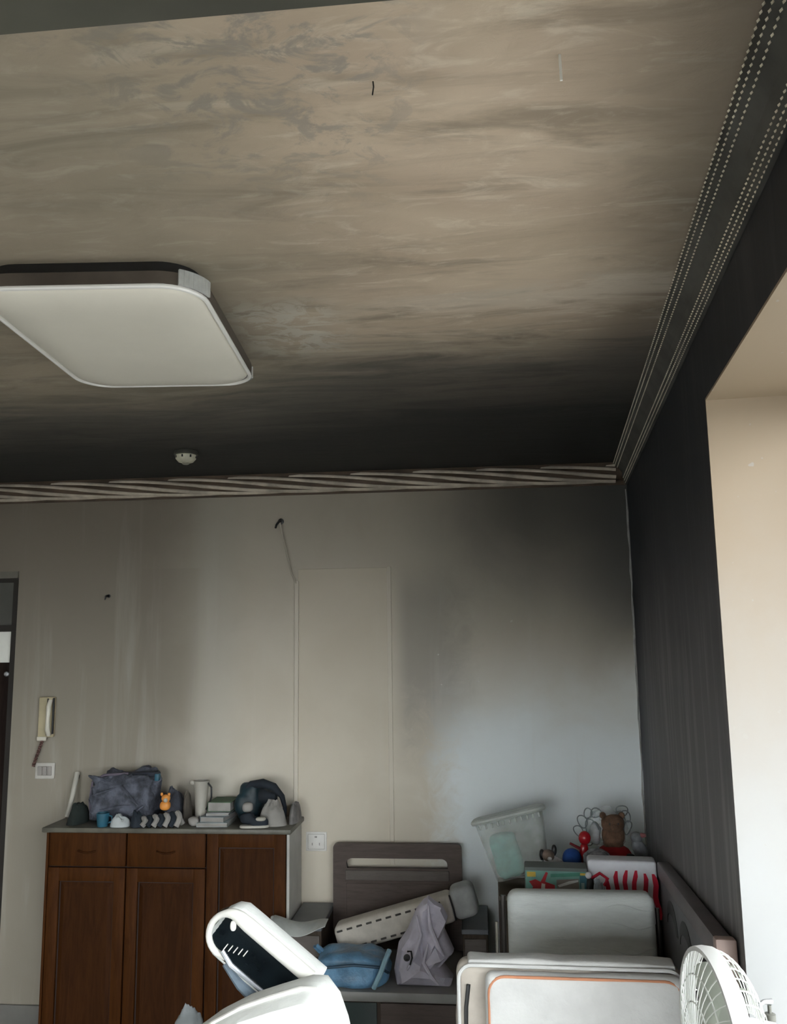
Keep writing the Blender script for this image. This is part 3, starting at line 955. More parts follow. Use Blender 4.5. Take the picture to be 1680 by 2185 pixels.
for k, (x0, x1, y0, y1, z0, z1_, mm, lb, rz) in enumerate((
        (-1.375, -1.225, 4.085, 4.30, 0.0, 0.018, M_paper, 'pale grey magazine lowest in the pile right of the jug', 0.05),
        (-1.352, -1.232, 4.10, 4.29, 0.018, 0.042, mat('blue_grey_cover', (0.22, 0.26, 0.28), 0.6, 0.1, 9, 0.05), 'thick blue grey book in the middle of the pile right of the jug', -0.08),
        (-1.345, -1.235, 4.13, 4.27, 0.042, 0.054, M_paper, 'thin white booklet under the green book', 0.12),
        (-1.345, -1.228, 4.17, 4.32, 0.054, 0.098, M_green, 'green covered book topmost in the pile right of the jug', 0.0))):
    cx0, cy0 = (x0 + x1) / 2, (y0 + y1) / 2
    t = thing('book', lb, 'book', (cx0, cy0, ZT + z0), (0, 0, rz), 'books piled beside the jug')
    w, dd, hh = (x1 - x0) / 2, (y1 - y0) / 2, z1_ - z0
    MB().box(-w + 0.002, w - 0.004, -dd + 0.003, dd - 0.003, 0.002, hh - 0.002).build('pages', M_whitecloth, t, False)
    cv = MB()
    cv.box(-w, w, -dd, dd, 0, 0.002)
    cv.box(-w, w, -dd, dd, hh - 0.002, hh)
    cv.box(-w, -w + 0.002, -dd, dd, 0.002, hh - 0.002)
    cv.build('cover', mm, t, False)

bb = thing('black_handbag', 'slumped navy black handbag with arched strap at the cabinet end', 'handbag', (-1.10, 4.245, ZT))
MB().soft((-0.055, 0, 0.085), (0.14, 0.14, 0.19), 0.7, 0.7, 28, 18, amp=0.018, freq=13, seed=5, flat=-0.085).build('body', mat('teal_black_leather', (0.008, 0.028, 0.038), 0.5, 0.4, 10, 0.3), bb)
MB().tube([(-0.08, -0.02, 0.14), (-0.04, -0.035, 0.175), (0.02, -0.04, 0.182), (0.075, -0.04, 0.165), (0.115, -0.035, 0.12), (0.128, -0.03, 0.07), (0.125, -0.02, 0.01)], [0.012, 0.018, 0.022, 0.02, 0.014, 0.010, 0.008], 10).build('strap', M_navyblack, bb)
MB().soft((0.03, 0.0, 0.115), (0.12, 0.09, 0.085), 0.8, 0.8, 20, 12, amp=0.012, freq=14, seed=7).build('flap', M_navyblack, bb)
tag(MB().heap(-1.080, -0.945, 4.10, 4.19, ZT, 0.105, 21, 0.3, 8, peak=(-0.1, 0.15)).build('white_towel', M_whitecloth), 'bunched white towel under the strap of the navy black handbag', 'towel')
tag(MB().heap(-0.952, -0.90, 4.15, 4.33, ZT, 0.085, 23, 0.3, 9).build('grey_hat', M_greycloth), 'warm grey cloth hat at the right end of the cabinet top', 'hat')
sh = thing('black_white_shoe', 'black and white shoe lying in front of the white towel', 'shoe', (-1.085, 4.075, ZT), (0, 0, 0.15))
MB().soft((0, 0, 0.030), (0.135, 0.05, 0.055), 0.7, 0.7, 24, 12, amp=0.004, freq=20, flat=-0.028, fold=lambda p: Vector((p.x, p.y, p.z + (0.014 if p.x < -0.01 else -0.004)))).build('upper', M_navyblack, sh)
MB().soft((0, 0, 0.008), (0.14, 0.052, 0.016), 0.6, 0.5, 24, 8).build('sole', M_white, sh)
MB().soft((0.03, -0.012, 0.042), (0.05, 0.03, 0.02), 0.8, 0.8, 14, 8).build('toe_cap', M_white, sh)
tag(MB().soft((0, 0, 0.022), (0.05, 0.05, 0.045), 0.8, 0.7, 18, 12, M=T(-1.135, 4.135, ZT + 0.06)).build('wool_ball', M_whitecloth), 'white wool ball resting against the black handbag', 'wool ball')

# ------------------------------------------------------------------ wooden armchair against the far wall
M_taupe = wood_material('taupe_laminate', (0.092, 0.072, 0.064), (0.118, 0.094, 0.084), 'x', 0.45)
M_taupe2 = wood_material('taupe_laminate_light', (0.12, 0.105, 0.095), (0.15, 0.13, 0.12), 'x', 0.45)
M_slate = mat('slate_grey_top', (0.12, 0.13, 0.14), 0.45, 0.12, 6, 0.05)
M_dkglass = mat('dark_green_glass', (0.035, 0.05, 0.047), 0.12, 0.2, 3, 0.02)
M_brownpan = wood_material('brown_side_panel', (0.055, 0.042, 0.032), (0.08, 0.062, 0.048), 'z', 0.5)
ch = thing('wooden_armchair', 'taupe wooden armchair with slotted high back and flat grey armrests', 'armchair', (-0.44, 4.30, 0))
# back with an open slot; local x -0.307..0.321
bk0, bk1 = -0.307, 0.321
bkc = (bk0 + bk1) / 2
outer = rrect(bk1 - bk0, 0.57, 0.022, 5, bkc, 0.655)


def slot_ring(n_each=6):
    # trapezium slot with chamfered upper corners, same point count as the outline
    c = [(bk1 - 0.085, 0.872), (bk0 + 0.085 - 0.005, 0.872), (bk0 + 0.070, 0.826), (bk1 - 0.068, 0.826)]
    order = [(c[0], c[0]), (c[1], c[1]), (c[2], c[2]), (c[3], c[3])]
    out = []
    for k in range(4):
        p, q = c[k], c[k]
        for i in range(n_each):
            if k == 0:
                out.append((c[0][0] + 0.03 * math.cos(PI / 2 * i / 5) - 0.03 + 0.015, c[0][1] - 0.025 + 0.025 * math.sin(PI / 2 * i / 5)))
            elif k == 1:
                out.append((c[1][0] + 0.015 - 0.03 * math.sin(PI / 2 * i / 5), c[1][1] - 0.025 + 0.025 * math.cos(PI / 2 * i / 5)))
            else:
                out.append((c[k][0] + (0.001 * i if k == 2 else -0.001 * (5 - i)), c[k][1]))
    return out


MB().plate(outer, slot_ring(), -0.012, 0.018).build('backrest', M_taupe, ch, angle=30)
MB().bbox(bk0 + 0.062, bk1 - 0.062, -0.019, -0.012, 0.772, 0.818, 0.002).build('slot_rail', M_taupe2, ch, False)
MB().bbox(bk0 + 0.066, bk1 - 0.066, -0.016, -0.012, 0.45, 0.758, 0.002).build('back_panel', M_taupe, ch, False)
MB().bbox(bk0, bk1, -0.52, -0.012, 0.42, 0.462, 0.010).build('seat', mat('grey_seat_edge', (0.27, 0.265, 0.25), 0.4, 0.15, 5, 0.05), ch)
for nm, a, b in (('left', -0.462, bk0 - 0.004), ('right', bk1 + 0.004, 0.437)):
    ar_ = MB().bbox(a, b, -0.30, 0.04, 0.0, 0.628, 0.004).build('arm_box', M_brownpan, ch, False)
    MB().bbox(a - 0.004, b + 0.003, -0.312, 0.042, 0.628, 0.65, 0.004).build('armrest', M_slate, ch, False)
    for k in range(3):
        MB().bbox(a + 0.008, b - 0.008, -0.307, -0.299, 0.52 - 0.10 * k, 0.608 - 0.10 * k, 0.002).build('drawer_front', M_taupe2 if k == 0 else M_taupe, ar_, False)
MB().bbox(bk0 + 0.0, bk1 - 0.0, -0.49, -0.30, 0.02, 0.42, 0.003).build('seat_box', M_brownpan, ch, False)
MB().bbox(bk0 + 0.01, bk0 + 0.27, -0.496, -0.489, 0.05, 0.41, 0.002).build('glass_door', M_dkglass, ch, False)
MB().bbox(bk0 + 0.285, bk1 - 0.01, -0.500, -0.489, 0.05, 0.41, 0.002).build('drawer', M_taupe, ch, False)

# wavy pale sheet over the front edge of one armrest
ws = thing('wavy_sheet', 'pale curled plastic sheet draped over the armrest next to the cabinet', 'plastic sheet', (-0.845, 3.965, 0.655))
wm = MB()
nx, ny = 20, 6
vs = []
for layer in (0, 1):
    for j in range(ny + 1):
        for i in range(nx + 1):
            u, v = i / nx, j / ny
            x = -0.125 + 0.25 * u
            y = 0.05 - 0.085 * v - 0.012 * math.sin(u * 7)
            z = 0.006 + 0.010 * math.sin(u * 2 * PI * 1.1 + 1.0) - 0.035 * v * v * math.sin(PI * (0.15 + 0.8 * u)) + 0.012 * (1 - u) ** 4
            vs.append((x, y, z + layer * 0.003 + 0.004))
w1 = nx + 1
fs = []
L2 = (ny + 1) * w1
for j in range(ny):
    for i in range(nx):
        a = j * w1 + i
        fs.append((a, a + w1, a + w1 + 1, a + 1))
        fs.append((L2 + a, L2 + a + 1, L2 + a + w1 + 1, L2 + a + w1))
for i in range(nx):
    fs.append((i, i + 1, L2 + i + 1, L2 + i))
    b = ny * w1 + i
    fs.append((b, L2 + b, L2 + b + 1, b + 1))
for j in range(ny):
    a = j * w1
    fs.append((a, L2 + a, L2 + a + w1, a + w1))
    b = j * w1 + nx
    fs.append((b, b + w1, L2 + b + w1, L2 + b))
wm._add(vs, fs)
wm.build('sheet', mat('grey_white_sheet', (0.42, 0.44, 0.42), 0.5, 0.15, 10, 0.1), ws)
MB().soft((-0.128, 0.045, 0.022), (0.03, 0.02, 0.018), 0.8, 0.8, 12, 8).build('curled_corner', mat('grey_white_sheet', (0, 0, 0)), ws)

# ---- things on the seat
M_blue = mat('glossy_blue_bag', (0.13, 0.27, 0.42), 0.3, 0.35, 10, 0.5, bd=0.008)
tag_bl = thing('blue_bag', 'shiny blue plastic bedding bag on the armchair seat', 'bag', (-0.585, 3.895, 0.463))
MB().soft((0, -0.01, 0.065), (0.315, 0.20, 0.14), 0.55, 0.5, 44, 22, amp=0.018, freq=11, seed=4, flat=-0.064).build('body', M_blue, tag_bl)
MB().tube([(-0.15, -0.10, 0.05), (-0.10, -0.145, 0.10), (0.02, -0.15, 0.115), (0.12, -0.125, 0.10), (0.155, -0.07, 0.06)], 0.006, 8).build('seam', mat('dark_blue_seam', (0.03, 0.07, 0.11), 0.4, 0.2, 9, 0.1), tag_bl)
MB().tube([(0.10, -0.13, 0.02), (0.13, -0.145, 0.08), (0.15, -0.13, 0.13), (0.165, -0.10, 0.16)], 0.011, 8).build('knot', mat('pale_blue_knot', (0.26, 0.42, 0.50), 0.35, 0.3, 9, 0.2), tag_bl)
MB().tube([(-0.15, -0.02, 0.12), (-0.165, -0.05, 0.15), (-0.15, -0.08, 0.165), (-0.13, -0.06, 0.14)], 0.008, 8).build('tied_end', M_blue, tag_bl)

bl = thing('bolster', 'long beige padded strip with dashed stitching lying slanted on the blue bag', 'bolster', (-0.372, 4.06, 0.672), (0, math.radians(-16.0), 0))
M_bol = mat('beige_pad_fabric', (0.56, 0.52, 0.46), 0.8, 0.1, 16, 0.2)
M_bolg = mat('grey_pad_fabric', (0.34, 0.35, 0.34), 0.8, 0.15, 14, 0.2)
MB().bbox(-0.325, 0.23, -0.065, 0.055, -0.062, 0.062, 0.028, seg=4).build('pad', M_bol, bl)
MB().bbox(0.222, 0.335, -0.07, 0.06, -0.060, 0.078, 0.032, seg=4).build('end_cushion', M_bolg, bl)
MB().tube([(0.225, -0.068, -0.05), (0.228, -0.072, 0.0), (0.226, -0.069, 0.06)], 0.004, 6).build('end_seam', M_black, bl)
M_dash = mat('charcoal_stitch', (0.06, 0.055, 0.05), 0.8, 0.1, 9, 0.05)
dash = None
for r_i, zz in enumerate((0.040, -0.040)):
    for k in range(11):
        xx = -0.295 + 0.046 * k
        if dash is None:
            dash = MB().bbox(-0.013, 0.013, -0.0028, 0.001, -0.0042, 0.0042, 0.0012, seg=1).build('stitch', M_dash, bl, False)
            dash.location = (xx, -0.0645, zz)
        else:
            copy_part(dash, bl, (xx, -0.0645, zz))

# lavender garment slumped on the bag and seat
M_lav = mat('lavender_grey_cloth', (0.60, 0.57, 0.66), 0.85, 0.12, 12, 0.3)
lv = thing('lavender_jacket', 'crumpled lavender grey jacket slumped at the front of the armchair seat', 'jacket', (-0.275, 3.845, 0.463))
lm = MB()
outl = [(-0.125, 0.0), (-0.135, 0.06), (-0.115, 0.16), (-0.075, 0.215), (-0.035, 0.30), (-0.005, 0.335), (0.018, 0.352), (0.045, 0.33), (0.075, 0.315), (0.10, 0.27), (0.085, 0.22), (0.125, 0.135), (0.075, 0.085), (0.12, 0.03), (0.11, 0.0)]
rings_ = []
nl = 7
for j in range(nl + 1):
    t = j / nl
    ring = []
    k = math.sin(PI * (0.5 - 0.5 * t)) ** 0.7 if t < 1 else 0.0
    for i, (px, pz) in enumerate(outl):
        cxp, czp = -0.005, 0.10
        q = Vector((px * 14, pz * 14, j * 0.9))
        nz = (noise.noise(q) + 0.6 * noise.noise(q * 2.3)) * 0.024
        ring.append((cxp + (px - cxp) * (0.08 + 0.92 * k), 0.045 - 0.13 * t ** 0.8 * (1.0 - pz * 0.9) + nz, max(0.0, czp + (pz - czp) * (0.08 + 0.92 * k))))
    rings_.append(ring)
n = len(outl)
vs = [(p[0], 0.06, p[2]) for p in rings_[0]] + [v for r in rings_ for v in r]
fs = [list(range(n))]
for j in range(nl + 1):
    for i in range(n):
        fs.append((j * n + i, j * n + (i + 1) % n, (j + 1) * n + (i + 1) % n, (j + 1) * n + i))
fs.append([(nl + 1) * n + i for i in range(n)])
lm._add(vs, fs)
jk = lm.build('cloth', M_lav, lv, angle=28)
for pts, r in ((((-0.03, -0.015, 0.29), (-0.01, -0.045, 0.22), (-0.035, -0.068, 0.15), (-0.07, -0.072, 0.09)), 0.008),
               (((0.02, -0.01, 0.33), (0.03, -0.045, 0.25), (0.06, -0.055, 0.18), (0.085, -0.045, 0.14)), 0.009),
               (((0.02, -0.055, 0.19), (0.0, -0.072, 0.12), (0.03, -0.078, 0.07), (0.06, -0.068, 0.035)), 0.007)):
    # refine the path so the fold is smooth
    pp = [Vector(q) for q in pts]
    path = []
    for a, b in zip(pp[:-1], pp[1:]):
        for i in range(5):
            path.append(a.lerp(b, i / 5))
    path.append(pp[-1])
    m_ = len(path)
    MB().tube(path, [0.002 + r * math.sin(PI * (i + 0.3) / (m_ - 0.4 + 1)) for i in range(m_)], 8).build('fold', M_lav, lv)
MB().lathe([(0.014, 0), (0.014, -0.005), (0.007, -0.006), (0.006, -0.002)], 14, T(-0.068, -0.087, 0.145, -PI / 2)).build('snap_button', M_black, lv)
MB().tube([(-0.066, -0.085, 0.168), (-0.05, -0.088, 0.17), (-0.046, -0.09, 0.145), (-0.055, -0.092, 0.118)], 0.004, 6).build('drawstring', M_black, lv)

# ------------------------------------------------------------------ bed along the window wall
M_bedwood = wood_material('dark_bed_wood', (0.035, 0.03, 0.03), (0.055, 0.048, 0.046), 'x', 0.5)
bed = thing('low_bed', 'low dark wooden bed base along the blackened window wall', 'bed', tuple(on_right(1.05, -0.385, 0)), (0, 0, -WA))
MB().bbox(-0.30, 0.28, -0.98, 0.86, 0.18, 0.32, 0.008).build('frame', M_bedwood, bed)
MB().bbox(-0.295, 0.275, -0.97, 0.85, 0.32, 0.48, 0.04, seg=3).build('mattress', mat('grey_bed_mattress', (0.22, 0.22, 0.22), 0.85, 0.1, 12, 0.2), bed)
for x in (-0.28, 0.26):
    for y in (-0.95, 0.83):
        MB().box(x - 0.025, x + 0.025, y - 0.025, y + 0.025, 0, 0.18).build('leg', M_bedwood, bed, False)
BZT = 0.481

# headboard leaning lengthwise along the wall
p_far, p_near = on_right(0.95, -0.032, 0), on_right(2.20, -0.032, 0)
hbL = (p_far - p_near).length
z_far, z_near = 1.085, 1.215
tilt = math.atan2(z_near - z_far, hbL)
hd = thing('leaning_headboard', 'dark wooden headboard with curved cut-outs leaning along the blackened wall', 'headboard',
           tuple((p_near + Vector((0, 0, z_near)))), (0, 0, PI / 2 - WA))
M_hb = mat('dark_grey_headboard', (0.13, 0.13, 0.14), 0.5, 0.15, 6, 0.05)
M_hbtop = mat('mauve_brown_rail', (0.13, 0.115, 0.12), 0.45, 0.15, 6, 0.05)
R_t = T(ry=tilt)
MB().bbox(0.0, hbL, -0.018, 0.012, -0.60, -0.055, 0.004, R_t).build('panel', M_hb, hd, False)
MB().bbox(-0.006, hbL + 0.004, -0.024, 0.020, -0.055, 0.0, 0.006, R_t).build('top_rail', M_hbtop, hd)
MB().bbox(-0.012, 0.03, -0.026, 0.022, -0.60, 0.004, 0.006, R_t).build('end_post', mat('reddish_end_post', (0.40, 0.30, 0.27), 0.5, 0.15, 6, 0.05), hd)
for k, xx in enumerate((0.30, 0.62, 0.95)):
    crescent = []
    for i in range(13):
        a = PI * i / 12
        crescent.append((xx + 0.14 * math.cos(a), -0.17 + 0.085 * math.sin(a)))
    for i in range(13):
        a = PI - PI * i / 12
        crescent.append((xx + 0.02 + 0.115 * math.cos(a), -0.175 + 0.045 * math.sin(a)))
    MB().prism(crescent, -0.0195, -0.0178, R_t).build('cut_out', M_black, hd, False)
    MB().prism(crescent, 0.0118, 0.0135, R_t).build('cut_out', M_black, hd, False)

# folded grey mattress with its cot frame standing on the bed
fc = thing('folded_cot', 'folded grey cot mattress standing upright in front of the toys', 'cot', (0.322, 3.22, BZT), (math.radians(-3), 0, 0))
M_gmat = mat('grey_mattress_fabric', (0.70, 0.74, 0.73), 0.85, 0.08, 6, 0.35, stretch=(1, 1, 4), bd=0.01)
MB().bbox(-0.252, 0.262, -0.05, 0.05, 0.005, 0.545, 0.035, seg=4).build('mattress', M_gmat, fc)
for k, zz in enumerate((0.50, 0.44, 0.36)):
    pth = [(0.09 + 0.16 * i / 8, -0.0505, zz + 0.010 * math.sin(i * 0.7 + k)) for i in range(9)]
    MB().tube(pth, [0.001 + 0.0028 * math.sin(PI * i / 8) for i in range(9)], 6).build('wrinkle', M_gmat, fc)
M_pole = mat('dark_cot_tube', (0.05, 0.045, 0.04), 0.4, 0.2, 9, 0.05, 0.5)
M_pole2 = mat('pale_cot_tube', (0.32, 0.30, 0.26), 0.4, 0.2, 9, 0.05, 0.5)
MB().tube([(-0.268, 0.0, 0.012), (-0.268, 0, 0.30), (-0.268, 0.0, 0.50), (-0.266, 0.0, 0.525)], 0.010, 8).build('frame_tube', M_pole, fc)
MB().tube([(-0.292, 0.02, 0.012), (-0.292, 0.02, 0.43)], 0.006, 8).build('frame_tube', M_pole2, fc)
MB().tube([(0.275, 0.0, 0.012), (0.275, 0, 0.30), (0.274, 0.0, 0.49)], 0.008, 8).build('frame_tube', M_pole, fc)

# carton that carries the toys, behind the folded cot
ct = thing('toy_carton', 'brown carton behind the folded grey cot, carrying the toys', 'carton', (0.345, 3.86, BZT))
MB().bbox(-0.295, 0.315, -0.34, 0.33, 0.0, 0.338, 0.004).build('body', mat('brown_cardboard', (0.11, 0.085, 0.06), 0.8, 0.1, 8, 0.05), ct, False)
MB().box(-0.295, 0.315, -0.03, 0.03, 0.338, 0.3386).build('tape', mat('packing_tape', (0.25, 0.2, 0.13), 0.3, 0.1, 8, 0.02), ct, False)
CZ = BZT + 0.339

# tilted translucent bin
bn = thing('storage_bin', 'tilted translucent grey storage bin with a teal item inside', 'storage bin', (0.165, 4.06, CZ + 0.042), (math.radians(-8), math.radians(-13), 0))
M_bin = clear_mat('translucent_grey_plastic', (0.72, 0.77, 0.73), 0.24, 0.3)
M_binrim = mat('grey_bin_rim', (0.46, 0.50, 0.47), 0.4, 0.1, 9, 0.05)
W0, W1, H0 = 0.235, 0.315, 0.265
rings = [rr_ring(W0, 0.16, 0.03, 0.004), rr_ring(W0 + 0.006, 0.166, 0.03, 0.012), rr_ring(W1, 0.215, 0.035, H0),
         rr_ring(W1 - 0.006, 0.209, 0.032, H0), rr_ring(W0 + 0.0, 0.158, 0.028, 0.016)]
loft(rings).build('shell', M_bin, bn)
MB().tube([(p[0], p[1], H0) for p in rrect(W1 + 0.012, 0.225, 0.04, 8)], 0.011, 8, closed=True).build('rim', M_binrim, bn)
for k in range(11):
    MB().bbox(-0.135 + 0.027 * k - 0.004, -0.135 + 0.027 * k + 0.004, -0.121, -0.112, H0 - 0.032, H0 - 0.012, 0.002, seg=1).build('rim_rib', M_binrim, bn, False)
loft([rr_ring(W1 + 0.01, 0.222, 0.038, H0 + 0.006), rr_ring(W1 + 0.012, 0.224, 0.038, H0 + 0.012), rr_ring(W1 - 0.03, 0.18, 0.03, H0 + 0.016)]).build('lid', M_binrim, bn)
MB().soft((-0.05, -0.02, 0.105), (0.13, 0.115, 0.19), 0.4, 0.4, 28, 16, amp=0.008, freq=12).build('teal_contents', mat('pale_teal_cloth', (0.30, 0.66, 0.60), 0.8, 0.15, 8, 0.2), bn, label='pale teal item inside the bin')

# printed toy box
pb = thing('picture_box', 'flat toy box printed in teal, red and yellow behind the folded cot', 'toy box', (0.272, 3.585, CZ), (0, 0, math.radians(-4)))
M_pbs = mat('grey_green_carton', (0.13, 0.155, 0.145), 0.6, 0.1, 8, 0.05)
MB().bbox(-0.122, 0.122, -0.035, 0.06, 0, 0.205, 0.003).build('carton', M_pbs, pb, False)
pcol = {'teal': (0.16, 0.34, 0.29), 'green': (0.06, 0.25, 0.18), 'red': (0.42, 0.02, 0.03), 'yellow': (0.6, 0.42, 0.06), 'white': (0.62, 0.62, 0.6), 'grey': (0.20, 0.175, 0.155), 'blue': (0.05, 0.17, 0.22), 'pale': (0.30, 0.42, 0.43)}
pm = {k: mat('print_' + k, v, 0.5, 0.15, 14, 0.02) for k, v in pcol.items()}


def print_patch(nm, key, pts, lift):
    pts = [(px, 0.082 + 0.58 * pz) for px, pz in pts]
    MB().prism(pts, -0.0352 - lift, -0.0351).build(nm, pm[key], pb, False)


print_patch('print_ground', 'teal', [(-0.118, 0.004), (0.118, 0.004), (0.118, 0.19), (-0.118, 0.19)], 0.0003)
print_patch('print_band', 'green', [(-0.02, 0.150), (0.118, 0.165), (0.118, 0.188), (-0.02, 0.172)], 0.0006)
print_patch('print_square', 'yellow', [(-0.112, 0.150), (-0.078, 0.150), (-0.078, 0.182), (-0.112, 0.182)], 0.0009)
print_patch('print_figure', 'red', [(-0.105, 0.02), (-0.09, 0.085), (-0.105, 0.12), (-0.08, 0.135), (-0.06, 0.118), (-0.038, 0.185), (-0.03, 0.178), (-0.042, 0.12), (-0.005, 0.10), (-0.005, 0.02), (-0.03, 0.02), (-0.045, 0.085), (-0.062, 0.05)], 0.0012)
print_patch('print_face', 'white', [(-0.06, 0.06), (-0.045, 0.06), (-0.042, 0.105), (-0.056, 0.11)], 0.0015)
print_patch('print_photo', 'grey', [(0.002, 0.015), (0.088, 0.015), (0.088, 0.145), (0.002, 0.135)], 0.0009)
print_patch('print_glint', 'white', [(0.006, 0.10), (0.05, 0.128), (0.086, 0.138), (0.086, 0.126), (0.05, 0.108), (0.012, 0.088)], 0.0013)
print_patch('print_strip', 'blue', [(0.092, 0.004), (0.118, 0.004), (0.118, 0.165), (0.092, 0.165)], 0.0009)
print_patch('print_mark', 'pale', [(0.097, 0.03), (0.109, 0.03), (0.109, 0.12), (0.097, 0.12)], 0.0013)
print_patch('print_corner', 'yellow', [(0.094, 0.168), (0.116, 0.168), (0.116, 0.182), (0.094, 0.182)], 0.0009)

# red and white striped bag
sb = thing('striped_bag', 'white cloth bag with red stripes sagging behind the folded cot', 'bag', (0.535, 3.60, CZ), (0, 0, math.radians(-5)))
M_bagw = mat('white_bag_cloth', (0.74, 0.75, 0.80), 0.85, 0.08, 10, 0.2)
M_red = mat('red_stripe_cloth', (0.62, 0.018, 0.05), 0.85, 0.12, 12, 0.1)
MB().bbox(-0.135, 0.128, -0.045, 0.05, 0.0, 0.232, 0.012, seg=3).build('body', M_bagw, sb)
random.seed(3)
for k in range(7):
    xx = -0.095 + 0.035 * k
    top = 0.197 - (0.03 if k < 2 else 0.0) + random.uniform(-0.01, 0.008)
    w = 0.0085 if k != 6 else 0.010
    pth, n_ = [], 8
    L_, R_ = [], []
    for i in range(n_ + 1):
        zz = 0.02 + (top - 0.02) * i / n_
        sw_ = 0.004 * math.sin(i * 1.3 + k) + (0.012 * (1 - i / n_) if k > 4 else -0.008 * (1 - i / n_))
        ww = w * (1 if i < n_ else 0.5)
        L_.append((xx + sw_ - ww, zz))
        R_.append((xx + sw_ + ww, zz))
    MB().prism(L_ + R_[::-1], -0.0468, -0.0448).build('stripe', M_red, sb, False)
MB().tube([(-0.13, -0.05, 0.16), (-0.09, -0.052, 0.185), (-0.06, -0.052, 0.165), (-0.075, -0.05, 0.14)], 0.006, 8).build('red_knot', M_red, sb)
M_patt = mat('grey_patterned_cloth', (0.24, 0.24, 0.26), 0.85, 0.75, 26, 0.2)
tag(MB().heap(0.395, 0.470, 3.485, 3.545, CZ, 0.145, 31, 0.6, 16).build('silver_bag', mat('silver_blue_film', (0.33, 0.38, 0.43), 0.4, 0.35, 22, 0.4)), 'crumpled silver blue plastic between the picture box and the striped bag', 'plastic bag')
tag(MB().soft((0, 0.012, 0.06), (0.12, 0.085, 0.13), 0.6, 0.6, 28, 16, M=T(0.455, 3.705, CZ + 0.11), amp=0.012, freq=16, seed=9).build('patterned_cushion', M_patt), 'small grey patterned cushion wedged behind the striped bag', 'cushion')

# white box that carries the teddy bear
wbx = thing('white_box', 'low white box under the brown teddy bear', 'box', (0.565, 3.90, CZ), (0, 0, -WA))
MB().bbox(-0.145, 0.125, -0.10, 0.11, 0, 0.15, 0.004).build('body', mat('grey_white_card', (0.36, 0.37, 0.38), 0.7, 0.1, 8, 0.05), wbx, False)
MB().bbox(-0.15, 0.13, -0.105, 0.115, 0.143, 0.168, 0.004).build('lid', mat('pale_card', (0.50, 0.52, 0.54), 0.7, 0.08, 8, 0.05), wbx, False)
WBZ = CZ + 0.1685

# teddy bear
M_fur = mat('brown_plush', (0.12, 0.068, 0.042), 0.95, 0.35, 30, 0.8)
M_redp = mat('red_plush', (0.38, 0.018, 0.022), 0.9, 0.25, 20, 0.4)
tb_ = thing('teddy_bear', 'brown teddy bear in a red skirt sitting on the white box', 'teddy bear', (0.550, 3.91, WBZ))
bear = MB()
bear.soft((0, 0, 0.062), (0.088, 0.075, 0.11), 0.9, 0.8, 28, 18, amp=0.003, freq=40)
bear.soft((0, -0.004, 0.132), (0.098, 0.078, 0.078), 0.9, 0.85, 28, 18, amp=0.003, freq=40)
bear.soft((0, -0.042, 0.122), (0.038, 0.024, 0.03), 0.9, 0.9, 14, 10)
bear.soft((-0.034, 0, 0.083), (0.030, 0.045, 0.058), 0.9, 0.8, 16, 10)
bear.soft((0.034, 0, 0.083), (0.030, 0.045, 0.058), 0.9, 0.8, 16, 10)
bear.build('body', M_fur, tb_)
for s in (-1, 1):
    MB().soft((s * 0.040, 0.004, 0.165), (0.028, 0.018, 0.028), 0.9, 0.9, 14, 10).build('ear', M_fur, tb_)
    MB().soft((s * 0.018, -0.040, 0.138), (0.008, 0.006, 0.008), 0.9, 0.9, 8, 6).build('eye', M_black, tb_)
MB().lathe([(0.072, 0.0), (0.074, 0.010), (0.062, 0.028), (0.045, 0.038), (0.035, 0.042)], 28).build('skirt', M_redp, tb_)
MB().soft((0.055, -0.045, 0.009), (0.05, 0.03, 0.018), 0.8, 0.8, 14, 8).build('shoe', M_black, tb_)
# looped clear film / ribbon around the bear
gw = thing('gift_wrap', 'clear cellophane gift wrap with curled loops around the teddy bear', 'gift wrap', (0.545, 3.985, WBZ))
M_film = clear_mat('clear_film', (0.75, 0.80, 0.80), 0.30, 0.12)
M_loop = mat('grey_film_edge', (0.20, 0.23, 0.24), 0.3, 0.2, 20, 0.05)
random.seed(8)
for (lx, lz, r1, r2, rot) in ((-0.115, 0.125, 0.020, 0.028, 0.4), (-0.09, 0.158, 0.018, 0.022, -0.3), (-0.135, 0.085, 0.018, 0.026, 0.6), (-0.055, 0.16, 0.024, 0.020, 0.2), (0.06, 0.172, 0.026, 0.022, 0.0), (0.075, 0.15, 0.018, 0.026, 0.5), (-0.075, 0.09, 0.026, 0.045, 0.3), (0.08, 0.10, 0.016, 0.03, -0.3), (-0.10, 0.05, 0.02, 0.03, 0.9)):
    pth = []
    for i in range(20):
        a = 2 * PI * i / 20
        x, z = r1 * math.cos(a), r2 * math.sin(a)
        pth.append((lx + x * math.cos(rot) - z * math.sin(rot), 0.0 + 0.012 * math.sin(2 * a + lx * 30), lz + x * math.sin(rot) + z * math.cos(rot)))
    MB().tube(pth, 0.0026, 6, closed=True).build('curled_loop', M_loop, gw)
MB().soft((-0.062, 0.005, 0.075), (0.055, 0.04, 0.10), 0.8, 0.8, 20, 14, amp=0.012, freq=25, seed=3).build('film_puff', mat('milky_film', (0.42, 0.44, 0.45), 0.4, 0.3, 18, 0.3), gw)
MB().soft((-0.005, 0.03, 0.09), (0.19, 0.04, 0.18), 0.7, 0.7, 28, 16, amp=0.014, freq=20, seed=6, flat=-0.085).build('film_sheet', M_film, gw)

